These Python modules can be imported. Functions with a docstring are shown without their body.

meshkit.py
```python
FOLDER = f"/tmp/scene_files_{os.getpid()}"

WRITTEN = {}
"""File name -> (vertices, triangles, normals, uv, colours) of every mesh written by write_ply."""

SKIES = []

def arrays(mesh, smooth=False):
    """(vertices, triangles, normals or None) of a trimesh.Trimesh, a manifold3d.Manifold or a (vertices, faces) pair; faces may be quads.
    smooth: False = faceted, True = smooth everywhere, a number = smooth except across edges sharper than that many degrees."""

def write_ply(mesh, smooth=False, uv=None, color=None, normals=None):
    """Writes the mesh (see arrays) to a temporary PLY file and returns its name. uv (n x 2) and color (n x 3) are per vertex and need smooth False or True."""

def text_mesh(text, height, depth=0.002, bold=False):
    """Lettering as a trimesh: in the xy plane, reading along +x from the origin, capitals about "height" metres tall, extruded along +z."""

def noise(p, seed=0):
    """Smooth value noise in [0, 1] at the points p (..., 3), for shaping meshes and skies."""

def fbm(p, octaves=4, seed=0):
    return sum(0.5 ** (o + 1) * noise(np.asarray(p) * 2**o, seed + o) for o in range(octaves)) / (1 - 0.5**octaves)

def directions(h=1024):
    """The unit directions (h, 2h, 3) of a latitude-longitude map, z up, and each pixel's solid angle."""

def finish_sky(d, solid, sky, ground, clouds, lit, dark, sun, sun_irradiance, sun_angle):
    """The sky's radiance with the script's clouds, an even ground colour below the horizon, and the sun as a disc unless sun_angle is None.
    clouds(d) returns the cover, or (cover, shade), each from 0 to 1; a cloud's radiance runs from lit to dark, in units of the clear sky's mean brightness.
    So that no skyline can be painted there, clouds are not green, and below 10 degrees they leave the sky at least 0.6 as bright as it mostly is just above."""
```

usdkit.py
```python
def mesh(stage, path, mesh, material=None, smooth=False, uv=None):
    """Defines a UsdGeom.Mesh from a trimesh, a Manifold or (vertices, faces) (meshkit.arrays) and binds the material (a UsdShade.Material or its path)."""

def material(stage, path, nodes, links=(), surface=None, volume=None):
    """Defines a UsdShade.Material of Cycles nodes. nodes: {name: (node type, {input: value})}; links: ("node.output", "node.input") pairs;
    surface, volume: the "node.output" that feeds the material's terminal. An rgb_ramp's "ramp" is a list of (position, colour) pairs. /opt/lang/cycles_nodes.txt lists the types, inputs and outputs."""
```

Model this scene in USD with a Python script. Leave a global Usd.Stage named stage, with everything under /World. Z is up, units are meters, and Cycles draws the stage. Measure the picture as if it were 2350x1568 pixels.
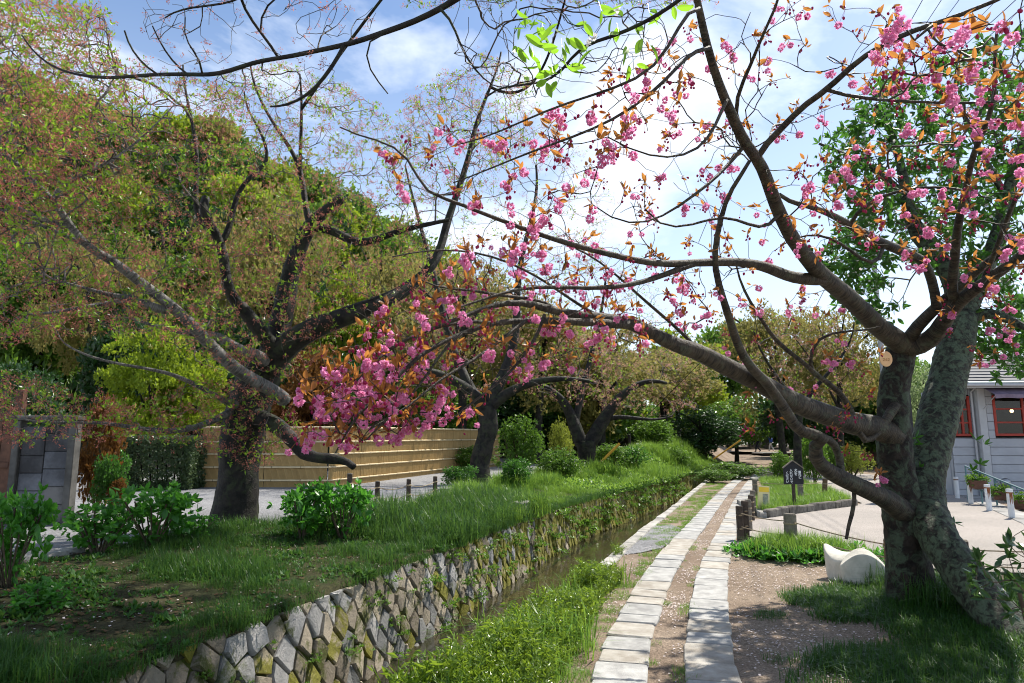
import math, json
import numpy as np, trimesh, usdkit, meshkit
from scipy.interpolate import CubicSpline
from scipy.spatial import Voronoi, cKDTree
import shapely
from shapely.geometry import Polygon, box as sbox
from pxr import Usd, UsdGeom, UsdLux, UsdShade, Gf, Sdf, Vt

# ---------------------------------------------------------------- camera, sky, sun, exposure
stage = Usd.Stage.CreateInMemory()
UsdGeom.SetStageUpAxis(stage, "Z"); UsdGeom.SetStageMetersPerUnit(stage, 1.0)
UsdGeom.Xform.Define(stage, "/World"); UsdGeom.Scope.Define(stage, "/World/Looks")
EYE = np.array([0.0, 0.0, 1.65]); TILT = math.radians(8.6); FPX = 1561.0; CX, CY = 1175.0, 784.0
cam = UsdGeom.Camera.Define(stage, "/World/camera")
cam.CreateHorizontalApertureAttr(36.0); cam.CreateFocalLengthAttr(36.0 * FPX / 2350.0)
cam.AddTranslateOp().Set(Gf.Vec3d(*EYE)); cam.AddRotateXOp().Set(90 + math.degrees(TILT))
cam.CreateExposureAttr(0.72)
SUN_AZ, SUN_EL = math.radians(47), math.radians(54)
SKY, SUN = 0.088, 1.25
sund = np.array([math.sin(SUN_AZ) * math.cos(SUN_EL), math.cos(SUN_AZ) * math.cos(SUN_EL), math.sin(SUN_EL)])
sky_m = usdkit.material(stage, "/World/Looks/sky", {
    "tc": ("texture_coordinate", {}),
    "sky": ("sky_texture", {"sky_type": "single_scattering", "sun_disc": False, "sun_elevation": SUN_EL, "sun_rotation": SUN_AZ, "aerosol_density": .7, "ozone_density": 2.0}),
    "map": ("mapping", {"scale": (1.0, 1.0, 2.1), "location": (9.3, 3.3, 1.2)}),
    "n": ("noise_texture", {"scale": 2.1, "detail": 9.0, "roughness": 0.56, "distortion": 0.25}),
    "r": ("rgb_ramp", {"ramp": [(0.0, (0, 0, 0)), (0.49, (0.0, 0.0, 0.0)), (0.58, (.5, .5, .5)), (0.70, (1, 1, 1)), (1, (1, 1, 1))]}),
    "sep": ("separate_xyz", {}), "sat": ("hsv", {"hue": .5, "saturation": 1.05, "value": 1.3, "fac": 1.0}),
    "low": ("map_range", {"from_min": 0.0, "from_max": 0.55, "to_min": 0.5, "to_max": 0.0, "clamp": True}),
    "add": ("math", {"math_type": "maximum", "use_clamp": True}),
    "mx": ("mix_color", {"blend_type": "mix", "b": (9.5, 10.0, 10.6), "use_clamp": False}),
    "bg": ("background_shader", {"strength": SKY})},
    [("tc.generated", "map.vector"), ("map.vector", "n.vector"), ("n.fac", "r.fac"), ("tc.generated", "sep.vector"), ("sep.z", "low.value"),
     ("r.color", "add.value1"), ("low.result", "add.value2"), ("add.value", "mx.fac"), ("sky.color", "sat.color"), ("sat.color", "mx.a"), ("mx.result", "bg.color")], surface="bg.background")
dome = UsdLux.DomeLight.Define(stage, "/World/sky")
UsdShade.MaterialBindingAPI.Apply(dome.GetPrim()).Bind(sky_m)
dome.GetPrim().SetCustomDataByKey("kind", "structure")
sun = UsdLux.DistantLight.Define(stage, "/World/sun")
sun.CreateNormalizeAttr(True); sun.CreateIntensityAttr(SUN); sun.CreateAngleAttr(0.5); sun.CreateColorAttr(Gf.Vec3f(1.0, 0.94, 0.84))
zx = np.cross([0, 0, 1.0], sund); zx /= np.linalg.norm(zx); zy = np.cross(sund, zx)
sun.AddTransformOp().Set(Gf.Matrix4d(*zx, 0, *zy, 0, *sund, 0, 0, 0, 0, 1))

# ---------------------------------------------------------------- helpers
FWD = np.array([0, math.cos(TILT), math.sin(TILT)]); UPV = np.array([0, -math.sin(TILT), math.cos(TILT)])
def ray(px, py): return FWD + np.array([(px - CX) / FPX, 0, 0]) - (py - CY) / FPX * UPV
def at(px, py, Y):
    d = ray(px, py); return EYE + d * (Y / d[1])
def on(px, py, z=0.0):
    d = ray(px, py); return EYE + d * ((z - EYE[2]) / d[2])
def wid(w, p): return w / FPX * float(np.dot(np.asarray(p) - EYE, FWD))
def proj(p):
    q = np.atleast_2d(p) - EYE; zc = q @ FWD
    zc = np.where(zc < .05, np.nan, zc)
    return np.stack([CX + FPX * q[:, 0] / zc, CY - FPX * (q @ UPV) / zc, zc], 1)
taken = {}
def name_in(parent, name):
    k = (parent, name); n = taken.get(k, 0); taken[k] = n + 1
    return f"{parent}/{name}" if n == 0 else f"{parent}/{name}_{n:03d}"
def tag(prim, label=None, cat=None, group=None, kind=None):
    p = prim if isinstance(prim, Usd.Prim) else stage.GetPrimAtPath(prim)
    for k, v in (("label", label), ("category", cat), ("group", group), ("kind", kind)):
        if v: p.SetCustomDataByKey(k, v)
    return p
def thing(name, label, cat, loc=(0, 0, 0), rotz=0.0, scale=1.0, group=None):
    path = name_in("/World", name)
    x = UsdGeom.Xform.Define(stage, path)
    place(x, loc, rotz, scale); tag(x.GetPrim(), label, cat, group)
    return path
def place(x, loc, rotz=0.0, scale=1.0):
    s = (scale,) * 3 if np.ndim(scale) == 0 else scale
    x = UsdGeom.XformCommonAPI(x)
    x.SetTranslate(Gf.Vec3d(*map(float, loc))); x.SetRotate(Gf.Vec3f(0, 0, math.degrees(rotz))); x.SetScale(Gf.Vec3f(*map(float, s)))
def part(parent, name, mesh, mat, label=None, kind=None, smooth=False):
    path = name_in(parent, name)
    uv = mesh.metadata.get('uv') if smooth is True and isinstance(mesh, trimesh.Trimesh) else None
    m = usdkit.mesh(stage, path, mesh, mat, smooth, uv if uv is not None and len(uv) == len(mesh.vertices) else None)
    tag(m.GetPrim(), label, None, None, kind)
    return path
def single(name, mesh, mat, label, cat, group=None, kind=None, smooth=False):
    path = name_in("/World", name)
    m = usdkit.mesh(stage, path, mesh, mat, smooth); tag(m.GetPrim(), label, cat, group, kind)
    return path
def struct(name, mesh, mat, smooth=False, kind="structure"):
    path = name_in("/World", name)
    m = usdkit.mesh(stage, path, mesh, mat, smooth); tag(m.GetPrim(), None, None, None, kind)
    return path
def copy_of(src, name, label, cat, loc, rotz=0.0, scale=1.0, group=None):
    path = name_in("/World", name)
    x = UsdGeom.Xform.Define(stage, path)
    x.GetPrim().GetReferences().AddInternalReference(src)
    place(x, loc, rotz, scale); tag(x.GetPrim(), label, cat, group); x.GetPrim().SetInstanceable(True)
    return path
def klass(name):
    path = f"/World/{name}"; stage.CreateClassPrim(path); stage.GetPrimAtPath(path).SetTypeName("Xform"); return path
def instancer(path, protos, pos, rotz, scale, which, mats, smooth=False, tilt=None):
    """many copies of a few meshes: one PointInstancer"""
    pi = UsdGeom.PointInstancer.Define(stage, path)
    for i, m in enumerate(protos):
        pp = f"{path}/kinds/kind_{i:03d}"
        usdkit.mesh(stage, pp, m, mats[i] if isinstance(mats, (list, tuple)) else mats, smooth)
        pi.CreatePrototypesRel().AddTarget(pp)
    pi.CreatePositionsAttr(Vt.Vec3fArray.FromNumpy(np.asarray(pos, np.float32)))
    h = np.asarray(rotz) / 2
    if tilt is None: q = np.stack([np.cos(h), 0 * h, 0 * h, np.sin(h)], 1)
    else:
        t = np.asarray(tilt) / 2     # lean about x first, then turn about z
        q = np.stack([np.cos(h) * np.cos(t), np.cos(h) * np.sin(t), np.sin(h) * np.sin(t), np.sin(h) * np.cos(t)], 1)
    pi.CreateOrientationsAttr(Vt.QuathArray([Gf.Quath(*map(float, a)) for a in q]))
    s = np.asarray(scale, np.float32); s = np.repeat(s[:, None], 3, 1) if s.ndim == 1 else s
    pi.CreateScalesAttr(Vt.Vec3fArray.FromNumpy(s.astype(np.float32)))
    pi.CreateProtoIndicesAttr(Vt.IntArray.FromNumpy(np.asarray(which, np.int32)))
    return pi.GetPrim()

cat_ = trimesh.util.concatenate
def TM(v, f): return trimesh.Trimesh(np.asarray(v, float), np.asarray(f, int), process=False)
def merge(parts):
    vs, fs, n = [], [], 0
    for m in parts:
        v, f = (m.vertices, m.faces) if isinstance(m, trimesh.Trimesh) else m
        vs.append(np.asarray(v)); fs.append(np.asarray(f) + n); n += len(v)
    return TM(np.vstack(vs), np.vstack(fs)) if vs else TM(np.zeros((0, 3)), np.zeros((0, 3)))
def bx(x0, x1, y0, y1, z0, z1, bev=0.0):
    """box, its edges chamfered by bev"""
    lo, hi = np.array([x0, y0, z0], float), np.array([x1, y1, z1], float)
    if bev <= 0:
        m = trimesh.creation.box(hi - lo); m.apply_translation((lo + hi) / 2); return TM(m.vertices, m.faces)
    c, h = (lo + hi) / 2, (hi - lo) / 2
    pts = [c + (np.array(s) * 2 - 1) * (h - bev * (1 - np.eye(3)[k])) for s in np.ndindex(2, 2, 2) for k in range(3)]
    m = trimesh.convex.convex_hull(np.array(pts)); return TM(m.vertices, m.faces)
def xform(m, rotz=0, loc=(0, 0, 0), rotx=0, roty=0, s=1.0):
    m = m.copy(); R = trimesh.transformations.euler_matrix(rotx, roty, rotz); m.vertices = m.vertices * s
    m.apply_transform(R); m.apply_translation(loc); return m
def spline(pts, step, extra=None):
    p = np.asarray(pts, float); d = np.r_[0, np.cumsum(np.linalg.norm(np.diff(p[:, :3], axis=0), axis=1))]
    n = max(3, int(d[-1] / step) + 1); t = np.linspace(0, d[-1], n)
    if len(p) < 3: return np.stack([np.interp(t, d, p[:, k]) for k in range(p.shape[1])], 1)
    out = CubicSpline(d, p[:, :3])(t)
    return np.hstack([out, np.stack([np.interp(t, d, p[:, k]) for k in range(3, p.shape[1])], 1)]) if p.shape[1] > 3 else out
def tube(p, r, sides=6, cap=False, rough=0.0, seed=0, oval=None):
    p = np.asarray(p, float); r = np.broadcast_to(np.asarray(r, float), (len(p),))
    t = np.gradient(p, axis=0); t /= np.linalg.norm(t, axis=1, keepdims=True) + 1e-12
    a = np.cross(t[0], [0, 0, 1.0] if abs(t[0][2]) < .9 else [1.0, 0, 0]); a /= np.linalg.norm(a)
    A = np.zeros_like(p); A[0] = a
    for i in range(1, len(p)):
        a = a - t[i] * np.dot(a, t[i]); a /= np.linalg.norm(a) + 1e-12; A[i] = a
    B = np.cross(t, A); ang = np.arange(sides) * 2 * np.pi / sides
    off = np.cos(ang)[None, :, None] * A[:, None] + np.sin(ang)[None, :, None] * B[:, None]
    rr = np.repeat(r[:, None], sides, 1)
    if rough > 0:
        q = p[:, None] + off * rr[..., None]
        rr = rr * (1 + rough * (meshkit.fbm(q.reshape(-1, 3) * (1.1 / max(r.max(), .02)) * .8, 3, seed).reshape(rr.shape) - .5) * 2)
        if sides > 24: rr = rr + .022 * (meshkit.fbm(q.reshape(-1, 3) * [16, 16, 9], 3, seed + 1).reshape(rr.shape) - .5) + .012 * (np.abs(meshkit.noise(q.reshape(-1, 3) * [34, 34, 12], seed + 2) - .5) * 2).reshape(rr.shape)
    v = (p[:, None] + off * rr[..., None]).reshape(-1, 3); n = len(p)
    ln = np.r_[0, np.cumsum(np.linalg.norm(np.diff(p, axis=0), axis=1))]; uv = np.stack([np.broadcast_to(np.abs(ang - np.pi)[None] * r.mean(), rr.shape), np.repeat(ln[:, None], sides, 1)], -1).reshape(-1, 2)
    i, j = np.meshgrid(np.arange(n - 1), np.arange(sides), indexing="ij"); j2 = (j + 1) % sides
    q = np.stack([i * sides + j, i * sides + j2, (i + 1) * sides + j2, (i + 1) * sides + j], -1).reshape(-1, 4)
    f = np.vstack([q[:, [0, 1, 2]], q[:, [0, 2, 3]]])
    if cap:
        for k, ring in ((0, 0), (n - 1, n - 1)):
            c = len(v); v = np.vstack([v, p[ring]]); uv = np.vstack([uv, [[0, ln[ring]]]]); b = ring * sides; jj = np.arange(sides); kk = (jj + 1) % sides
            f = np.vstack([f, np.stack([np.full(sides, c), b + kk, b + jj] if k == 0 else [np.full(sides, c), b + jj, b + kk], 1)])
    m = TM(v, f); m.metadata['uv'] = uv; return m
def lathe(prof, n=16, loc=(0, 0, 0)):
    p = np.asarray(prof, float); a = np.arange(n) * 2 * np.pi / n
    v = np.stack([p[:, None, 0] * np.cos(a), p[:, None, 0] * np.sin(a), np.repeat(p[:, 1:2], n, 1)], -1).reshape(-1, 3)
    i, j = np.meshgrid(np.arange(len(p) - 1), np.arange(n), indexing="ij"); j2 = (j + 1) % n
    q = np.stack([i * n + j, i * n + j2, (i + 1) * n + j2, (i + 1) * n + j], -1).reshape(-1, 4)
    return TM(v + np.asarray(loc), np.vstack([q[:, [0, 1, 2]], q[:, [0, 2, 3]]]))
def grid(P, flip=False):
    """a sheet over an (n, m, 3) array of points"""
    n, m = P.shape[:2]; i, j = np.meshgrid(np.arange(n - 1), np.arange(m - 1), indexing="ij")
    q = np.stack([i * m + j, i * m + j + 1, (i + 1) * m + j + 1, (i + 1) * m + j], -1).reshape(-1, 4)
    if flip: q = q[:, ::-1]
    return TM(P.reshape(-1, 3), np.vstack([q[:, [0, 1, 2]], q[:, [0, 2, 3]]]))
def slab(poly, z0, z1, bev=0.0):
    """a polygon as a slab with chamfered upper edges"""
    ring = np.array(shapely.geometry.polygon.orient(poly, 1).exterior.coords)[:-1]; n = len(ring)
    c = ring.mean(0); inn = ring + (c - ring) * min(.4, bev / (np.linalg.norm(ring - c, axis=1).mean() + 1e-9)) if bev > 0 else ring
    L = [np.c_[ring, np.full(n, z0)], np.c_[ring, np.full(n, z1 - bev)], np.c_[inn, np.full(n, z1)]]
    v = np.vstack(L + [[[*c, z1]]]); j = np.arange(n); k = (j + 1) % n; f = []
    for l in range(2): f += [np.stack([l * n + j, l * n + k, (l + 1) * n + k], 1), np.stack([l * n + j, (l + 1) * n + k, (l + 1) * n + j], 1)]
    f.append(np.stack([2 * n + j, 2 * n + k, np.full(n, 3 * n)], 1))
    return TM(v, np.vstack(f))
def rand_rot(n, rng):
    q = rng.normal(size=(n, 4)); q /= np.linalg.norm(q, axis=1, keepdims=True); w, x, y, z = q.T
    return np.stack([1 - 2 * (y * y + z * z), 2 * (x * y - z * w), 2 * (x * z + y * w), 2 * (x * y + z * w), 1 - 2 * (x * x + z * z), 2 * (y * z - x * w), 2 * (x * z - y * w), 2 * (y * z + x * w), 1 - 2 * (x * x + y * y)], 1).reshape(n, 3, 3)
def frames(d, rng):
    """rotation matrices whose z axis is d, turned at random about it"""
    d = d / (np.linalg.norm(d, axis=1, keepdims=True) + 1e-9); r = rng.normal(size=d.shape)
    x = r - d * (r * d).sum(1, keepdims=True); x /= np.linalg.norm(x, axis=1, keepdims=True); y = np.cross(d, x)
    return np.stack([x, y, d], 2)
def scatter(base, pos, R, s):
    """copies of one small mesh as one mesh"""
    v, f = np.asarray(base.vertices), np.asarray(base.faces); n = len(pos)
    V = np.einsum("nij,vj->nvi", R, v) * np.asarray(s).reshape(n, -1)[:, None, :1] + np.asarray(pos)[:, None]
    F = f[None] + (np.arange(n) * len(v))[:, None, None]
    return TM(V.reshape(-1, 3), F.reshape(-1, 3))
def leaf(L=1.0, W=.4, fold=.12, bend=.15, n=2):
    """leaf blade from the origin along +z, folded on its midrib"""
    if n == 2: return TM([[0, 0, 0], [W / 2, fold, L * .45], [0, 0, L * .5], [-W / 2, fold, L * .45], [0, bend, L]], [[0, 1, 2], [0, 2, 3], [2, 1, 4], [2, 4, 3]])
    t = np.linspace(0, 1, n + 1); w = np.sin(np.pi * np.clip(t * .93 + .035, 0, 1)) ** .8 * W / 2 * (1.12 - .35 * t); w[-1] = W * .01
    mid = np.c_[0 * t, bend * t ** 2, L * t]; l = mid + np.c_[-w, fold * w / W * 2, 0 * t]; r = mid + np.c_[w, fold * w / W * 2, 0 * t]
    return grid(np.stack([l, mid, r], 1))
# ---------------------------------------------------------------- materials
def mat(name, nodes, links, surface): return usdkit.material(stage, f"/World/Looks/{name}", nodes, links, surface=surface)
def plain(name, col, rough=.7, spec=.3, metal=0.0, var=.25, scale=6.0, bump=.0, bscale=40.0, col2=None):
    """a surface with uneven colour and fine relief"""
    c = np.array(col); c2 = np.array(col2) if col2 is not None else c * (1 - var)
    return mat(name, {"g": ("geometry", {}), "n": ("noise_texture", {"scale": scale, "detail": 6.0, "roughness": .62}),
        "r": ("rgb_ramp", {"ramp": [(0, tuple(c2)), (.38, tuple(c2)), (.62, tuple(c)), (1, tuple(np.minimum(c * 1.08, 1)))]}),
        "oi": ("object_info", {}), "hv": ("map_range", {"from_min": 0.0, "from_max": 1.0, "to_min": 1 - var * .5, "to_max": 1 + var * .35}), "hs": ("hsv", {"hue": .5, "saturation": 1.0, "fac": 1.0}),
        "n2": ("noise_texture", {"scale": bscale, "detail": 4.0}), "b": ("bump", {"strength": bump, "distance": .02}),
        "p": ("principled_bsdf", {"roughness": rough, "specular_ior_level": spec, "metallic": metal})},
        [("g.position", "n.vector"), ("n.fac", "r.fac"), ("oi.random", "hv.value"), ("hv.result", "hs.value"), ("r.color", "hs.color"), ("hs.color", "p.base_color"), ("g.position", "n2.vector"), ("n2.fac", "b.height"), ("b.normal", "p.normal")], "p.BSDF")
def foliage(name, cols, trans=.35, rough=.45, spec=.35, tint=None, glow=1.5):
    """leaves: one tone of the range per leaf, light shining through"""
    n = len(cols); ramp = [(i / max(1, n - 1), c) for i, c in enumerate(cols)]
    t = tint or tuple(np.minimum(np.mean(cols, 0) * glow, .9))
    return mat(name, {"g": ("geometry", {}), "r": ("rgb_ramp", {"ramp": ramp}), "tm": ("mix_color", {"blend_type": "mix", "fac": .55, "b": t}),
        "p": ("principled_bsdf", {"roughness": rough, "specular_ior_level": spec}), "t": ("translucent_bsdf", {}), "m": ("mix_closure", {"fac": trans})},
        [("g.random_per_island", "r.fac"), ("r.color", "p.base_color"), ("r.color", "tm.a"), ("tm.result", "t.color"), ("p.BSDF", "m.closure1"), ("t.BSDF", "m.closure2")], "m.closure")
def bark(name, dark, light, lichen=(.16, .19, .13), amount=.5, scale=5.0, rings=True, gloss=.35):
    """tree bark: dark ground, pale bands, grey green lichen patches"""
    return mat(name, {"g": ("geometry", {}), "n": ("noise_texture", {"scale": scale, "detail": 8.0, "roughness": .65}), "uv": ("attribute", {"attribute": "st"}), "m1": ("mapping", {"scale": (5.0, 34.0, 1.0)}),
        "n3": ("noise_texture", {"scale": 2.0, "detail": 3.0}), "mixn": ("mix_float", {"fac": .5 if rings else .0}),
        "r": ("rgb_ramp", {"ramp": [(0, dark), (.42, dark), (.6, light), (1, tuple(np.minimum(np.array(light) * 1.3, 1)))]}),
        "ln": ("noise_texture", {"scale": scale * .9, "detail": 7.0, "roughness": .7, "distortion": .6}), "lr": ("rgb_ramp", {"ramp": [(0, (0, 0, 0)), (.58 - .16 * amount, (0, 0, 0)), (.70 - .16 * amount, (1, 1, 1)), (1, (1, 1, 1))]}),
        "lm": ("math", {"math_type": "multiply", "value2": min(1.0, amount * 1.3)}), "mx": ("mix_color", {"blend_type": "mix", "b": lichen}),
        "n2": ("noise_texture", {"scale": 38.0, "detail": 5.0, "roughness": .7}), "ba": ("math", {"math_type": "multiply_add", "value2": .6}), "bb": ("math", {"math_type": "multiply_add", "value2": .5 if rings else 0.0}), "b": ("bump", {"strength": .9, "distance": .03}),
        "p": ("principled_bsdf", {"roughness": .62, "specular_ior_level": gloss})},
        [("g.position", "n.vector"), ("uv.vector", "m1.vector"), ("m1.vector", "n3.vector"), ("n.fac", "mixn.a"), ("n3.fac", "mixn.b"), ("mixn.result", "r.fac"), ("g.position", "ln.vector"), ("ln.fac", "lr.fac"), ("lr.color", "lm.value1"), ("lm.value", "mx.fac"),
         ("r.color", "mx.a"), ("mx.result", "p.base_color"), ("g.position", "n2.vector"), ("n2.fac", "ba.value1"), ("n.fac", "ba.value3"), ("n3.fac", "bb.value1"), ("ba.value", "bb.value3"), ("bb.value", "b.height"), ("b.normal", "p.normal")], "p.BSDF")
def soil(name, a, b, c, scale, bscale, bstr, rough=.95, patch=.7):
    """earth, gravel and asphalt: two tones in patches with grains of a third"""
    return mat(name, {"g": ("geometry", {}), "n": ("noise_texture", {"scale": patch, "detail": 7.0, "roughness": .6}), "r": ("rgb_ramp", {"ramp": [(0, a), (.38, a), (.62, b), (1, b)]}),
        "v": ("voronoi_texture", {"scale": scale}), "hv": ("separate_color", {}), "mr": ("map_range", {"from_min": .0, "from_max": 1.0, "to_min": .6, "to_max": 1.35}), "hs": ("hsv", {"hue": .5, "saturation": 1.0, "fac": 1.0}),
        "n3": ("noise_texture", {"scale": 9.0, "detail": 6.0, "roughness": .7}), "r3": ("rgb_ramp", {"ramp": [(0, (0, 0, 0)), (.56, (0, 0, 0)), (.66, (.7, .7, .7)), (1, (.8, .8, .8))]}), "mx": ("mix_color", {"blend_type": "mix", "b": c}),
        "n2": ("noise_texture", {"scale": bscale, "detail": 6.0, "roughness": .7}), "bm": ("bump", {"strength": bstr, "distance": .02}), "p": ("principled_bsdf", {"roughness": rough, "specular_ior_level": .15})},
        [("g.position", "n.vector"), ("n.fac", "r.fac"), ("g.position", "v.vector"), ("v.color", "hv.color"), ("hv.r", "mr.value"), ("mr.result", "hs.value"), ("g.position", "n3.vector"), ("n3.fac", "r3.fac"), ("r3.color", "mx.fac"), ("r.color", "mx.a"),
         ("mx.result", "hs.color"), ("hs.color", "p.base_color"), ("g.position", "n2.vector"), ("n2.fac", "bm.height"), ("bm.normal", "p.normal")], "p.BSDF")
# ---------------------------------------------------------------- the lie of the land
def curve(pts, near=None):
    p = np.array(sorted(map(tuple, np.asarray(pts)[:, :2]), key=lambda q: q[1]))
    xs, ys = p[:, 0], p[:, 1]
    a = np.polyfit(ys[:3], xs[:3], 1)[0] if near is None else near; b = np.polyfit(ys[-3:], xs[-3:], 1)[0]
    def f(y):
        y = np.asarray(y, float); r = np.interp(y, ys, xs)
        return r + np.where(y < ys[0], (y - ys[0]) * a, 0) + np.where(y > ys[-1], (y - ys[-1]) * b, 0)
    return lambda y: (f(np.asarray(y) - .9) + f(np.asarray(y) - .45) + f(y) + f(np.asarray(y) + .45) + f(np.asarray(y) + .9)) / 5
PL = curve([on(*q) for q in ((1330, 1568), (1362, 1509), (1405, 1454), (1428, 1397), (1453, 1352), (1488, 1312), (1528, 1257), (1553, 1234), (1585, 1199), (1628, 1147), (1663, 1112), (1690, 1092), (1713, 1083))], .15)
PR = curve([on(*q) for q in ((1692, 1568), (1682, 1492), (1675, 1437), (1670, 1384), (1668, 1352), (1668, 1297), (1682, 1259), (1693, 1217), (1715, 1160), (1735, 1117), (1752, 1094))], .06)
PC = lambda y: (PL(y) + PR(y)) / 2
ZW = -0.9
XB = curve([on(*q, ZW) for q in ((830, 1568), (910, 1510), (1040, 1430), (1130, 1370), (1215, 1310), (1290, 1265), (1370, 1225), (1450, 1195), (1540, 1155))], .3)
XT = curve([on(*q, .12) for q in ((220, 1565), (404, 1478), (564, 1429), (724, 1374), (804, 1347), (896, 1302), (954, 1289), (1031, 1262), (1128, 1227), (1233, 1190), (1378, 1145), (1448, 1130), (1528, 1112))], .34)
XT0 = XT
XT = lambda y: np.minimum(XT0(y), XB(y) - .18)
XC = curve([on(1395, 1290), on(1450, 1240), on(1540, 1170)])
CB = curve([(-8.2, -2), (-6.6, 4), (-5.6, 7.9), (-5.1, 9.4), (-2.95, 13.9), (-1.6, 17.5), (.3, 23.5), (3.0, 31), (6.4, 40)])
def sm(t): t = np.clip(t, 0, 1); return t * t * (3 - 2 * t)
def ZG(y): return .3 + .22 * sm((np.asarray(y) - 20) / 13) + .55 * sm((np.asarray(y) - 32) / 14)
def H(x, y):
    """height of the ground"""
    x, y = np.asarray(x, float), np.asarray(y, float)
    u = np.clip((XT(y) - x) / (XT(y) - CB(y)), 0, 1.0)
    left = .12 + (ZG(y) - .12) * sm(u * 1.05) + np.sin(np.pi * u) ** 2 * (.05 + .85 * sm((y - 22) / 18))
    hill = sm((-(x + 4) + (y - 34) * .55) / 60 - .12) * 0
    right = np.maximum(0, (y - 44) * .026) * sm((120 - y) / 30) + .1 * np.exp(-(((x - 4.3) / 1.1) ** 2 + ((y - 6.6) / 1.4) ** 2))
    mid = XB(y)
    return np.where(x < mid, left, right) + hill
rng = np.random.default_rng(7)
# materials of the setting
M_dirt = soil("dirt", (.17, .125, .09), (.26, .205, .155), (.10, .08, .055), 90.0, 60.0, .55)
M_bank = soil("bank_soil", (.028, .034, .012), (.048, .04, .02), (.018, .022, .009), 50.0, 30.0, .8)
M_gravel = soil("gravel", (.19, .19, .195), (.27, .27, .275), (.15, .15, .15), 48.0, 75.0, 1.0, patch=.4)
M_road = soil("road_asphalt", (.28, .255, .23), (.34, .305, .275), (.25, .225, .20), 130.0, 120.0, .35, patch=.35)
M_silt = soil("silt", (.05, .04, .025), (.09, .07, .045), (.04, .04, .02), 60.0, 40.0, .7)
M_water = mat("water", {"g": ("geometry", {}), "mp": ("mapping", {"scale": (1.0, .35, 1.0), "rotation": (0, 0, -.35)}), "n": ("noise_texture", {"scale": 5.0, "detail": 4.0, "distortion": .5}), "b": ("bump", {"strength": .22, "distance": .05}),
    "t": ("transparent_bsdf", {"color": (.50, .47, .33)}), "gl": ("glossy_bsdf", {"roughness": .03, "color": (.95, .95, .95)}), "fr": ("fresnel", {"IOR": 1.4}), "d": ("diffuse_bsdf", {"color": (.05, .05, .03)}), "m0": ("mix_closure", {"fac": .35}), "m": ("mix_closure", {})},
    [("g.position", "mp.vector"), ("mp.vector", "n.vector"), ("n.fac", "b.height"), ("b.normal", "gl.normal"), ("b.normal", "fr.normal"), ("t.BSDF", "m0.closure1"), ("d.BSDF", "m0.closure2"), ("fr.fac", "m.fac"), ("m0.closure", "m.closure1"), ("gl.BSDF", "m.closure2")], "m.closure")
M_slab = plain("paving_granite", (.39, .385, .365), .8, .25, var=.2, scale=7.0, bump=.25, bscale=90.0, col2=(.25, .245, .235))
M_slab2 = plain("paving_tan", (.40, .375, .33), .8, .25, var=.2, scale=6.0, bump=.25, bscale=90.0, col2=(.27, .24, .20))
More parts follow.
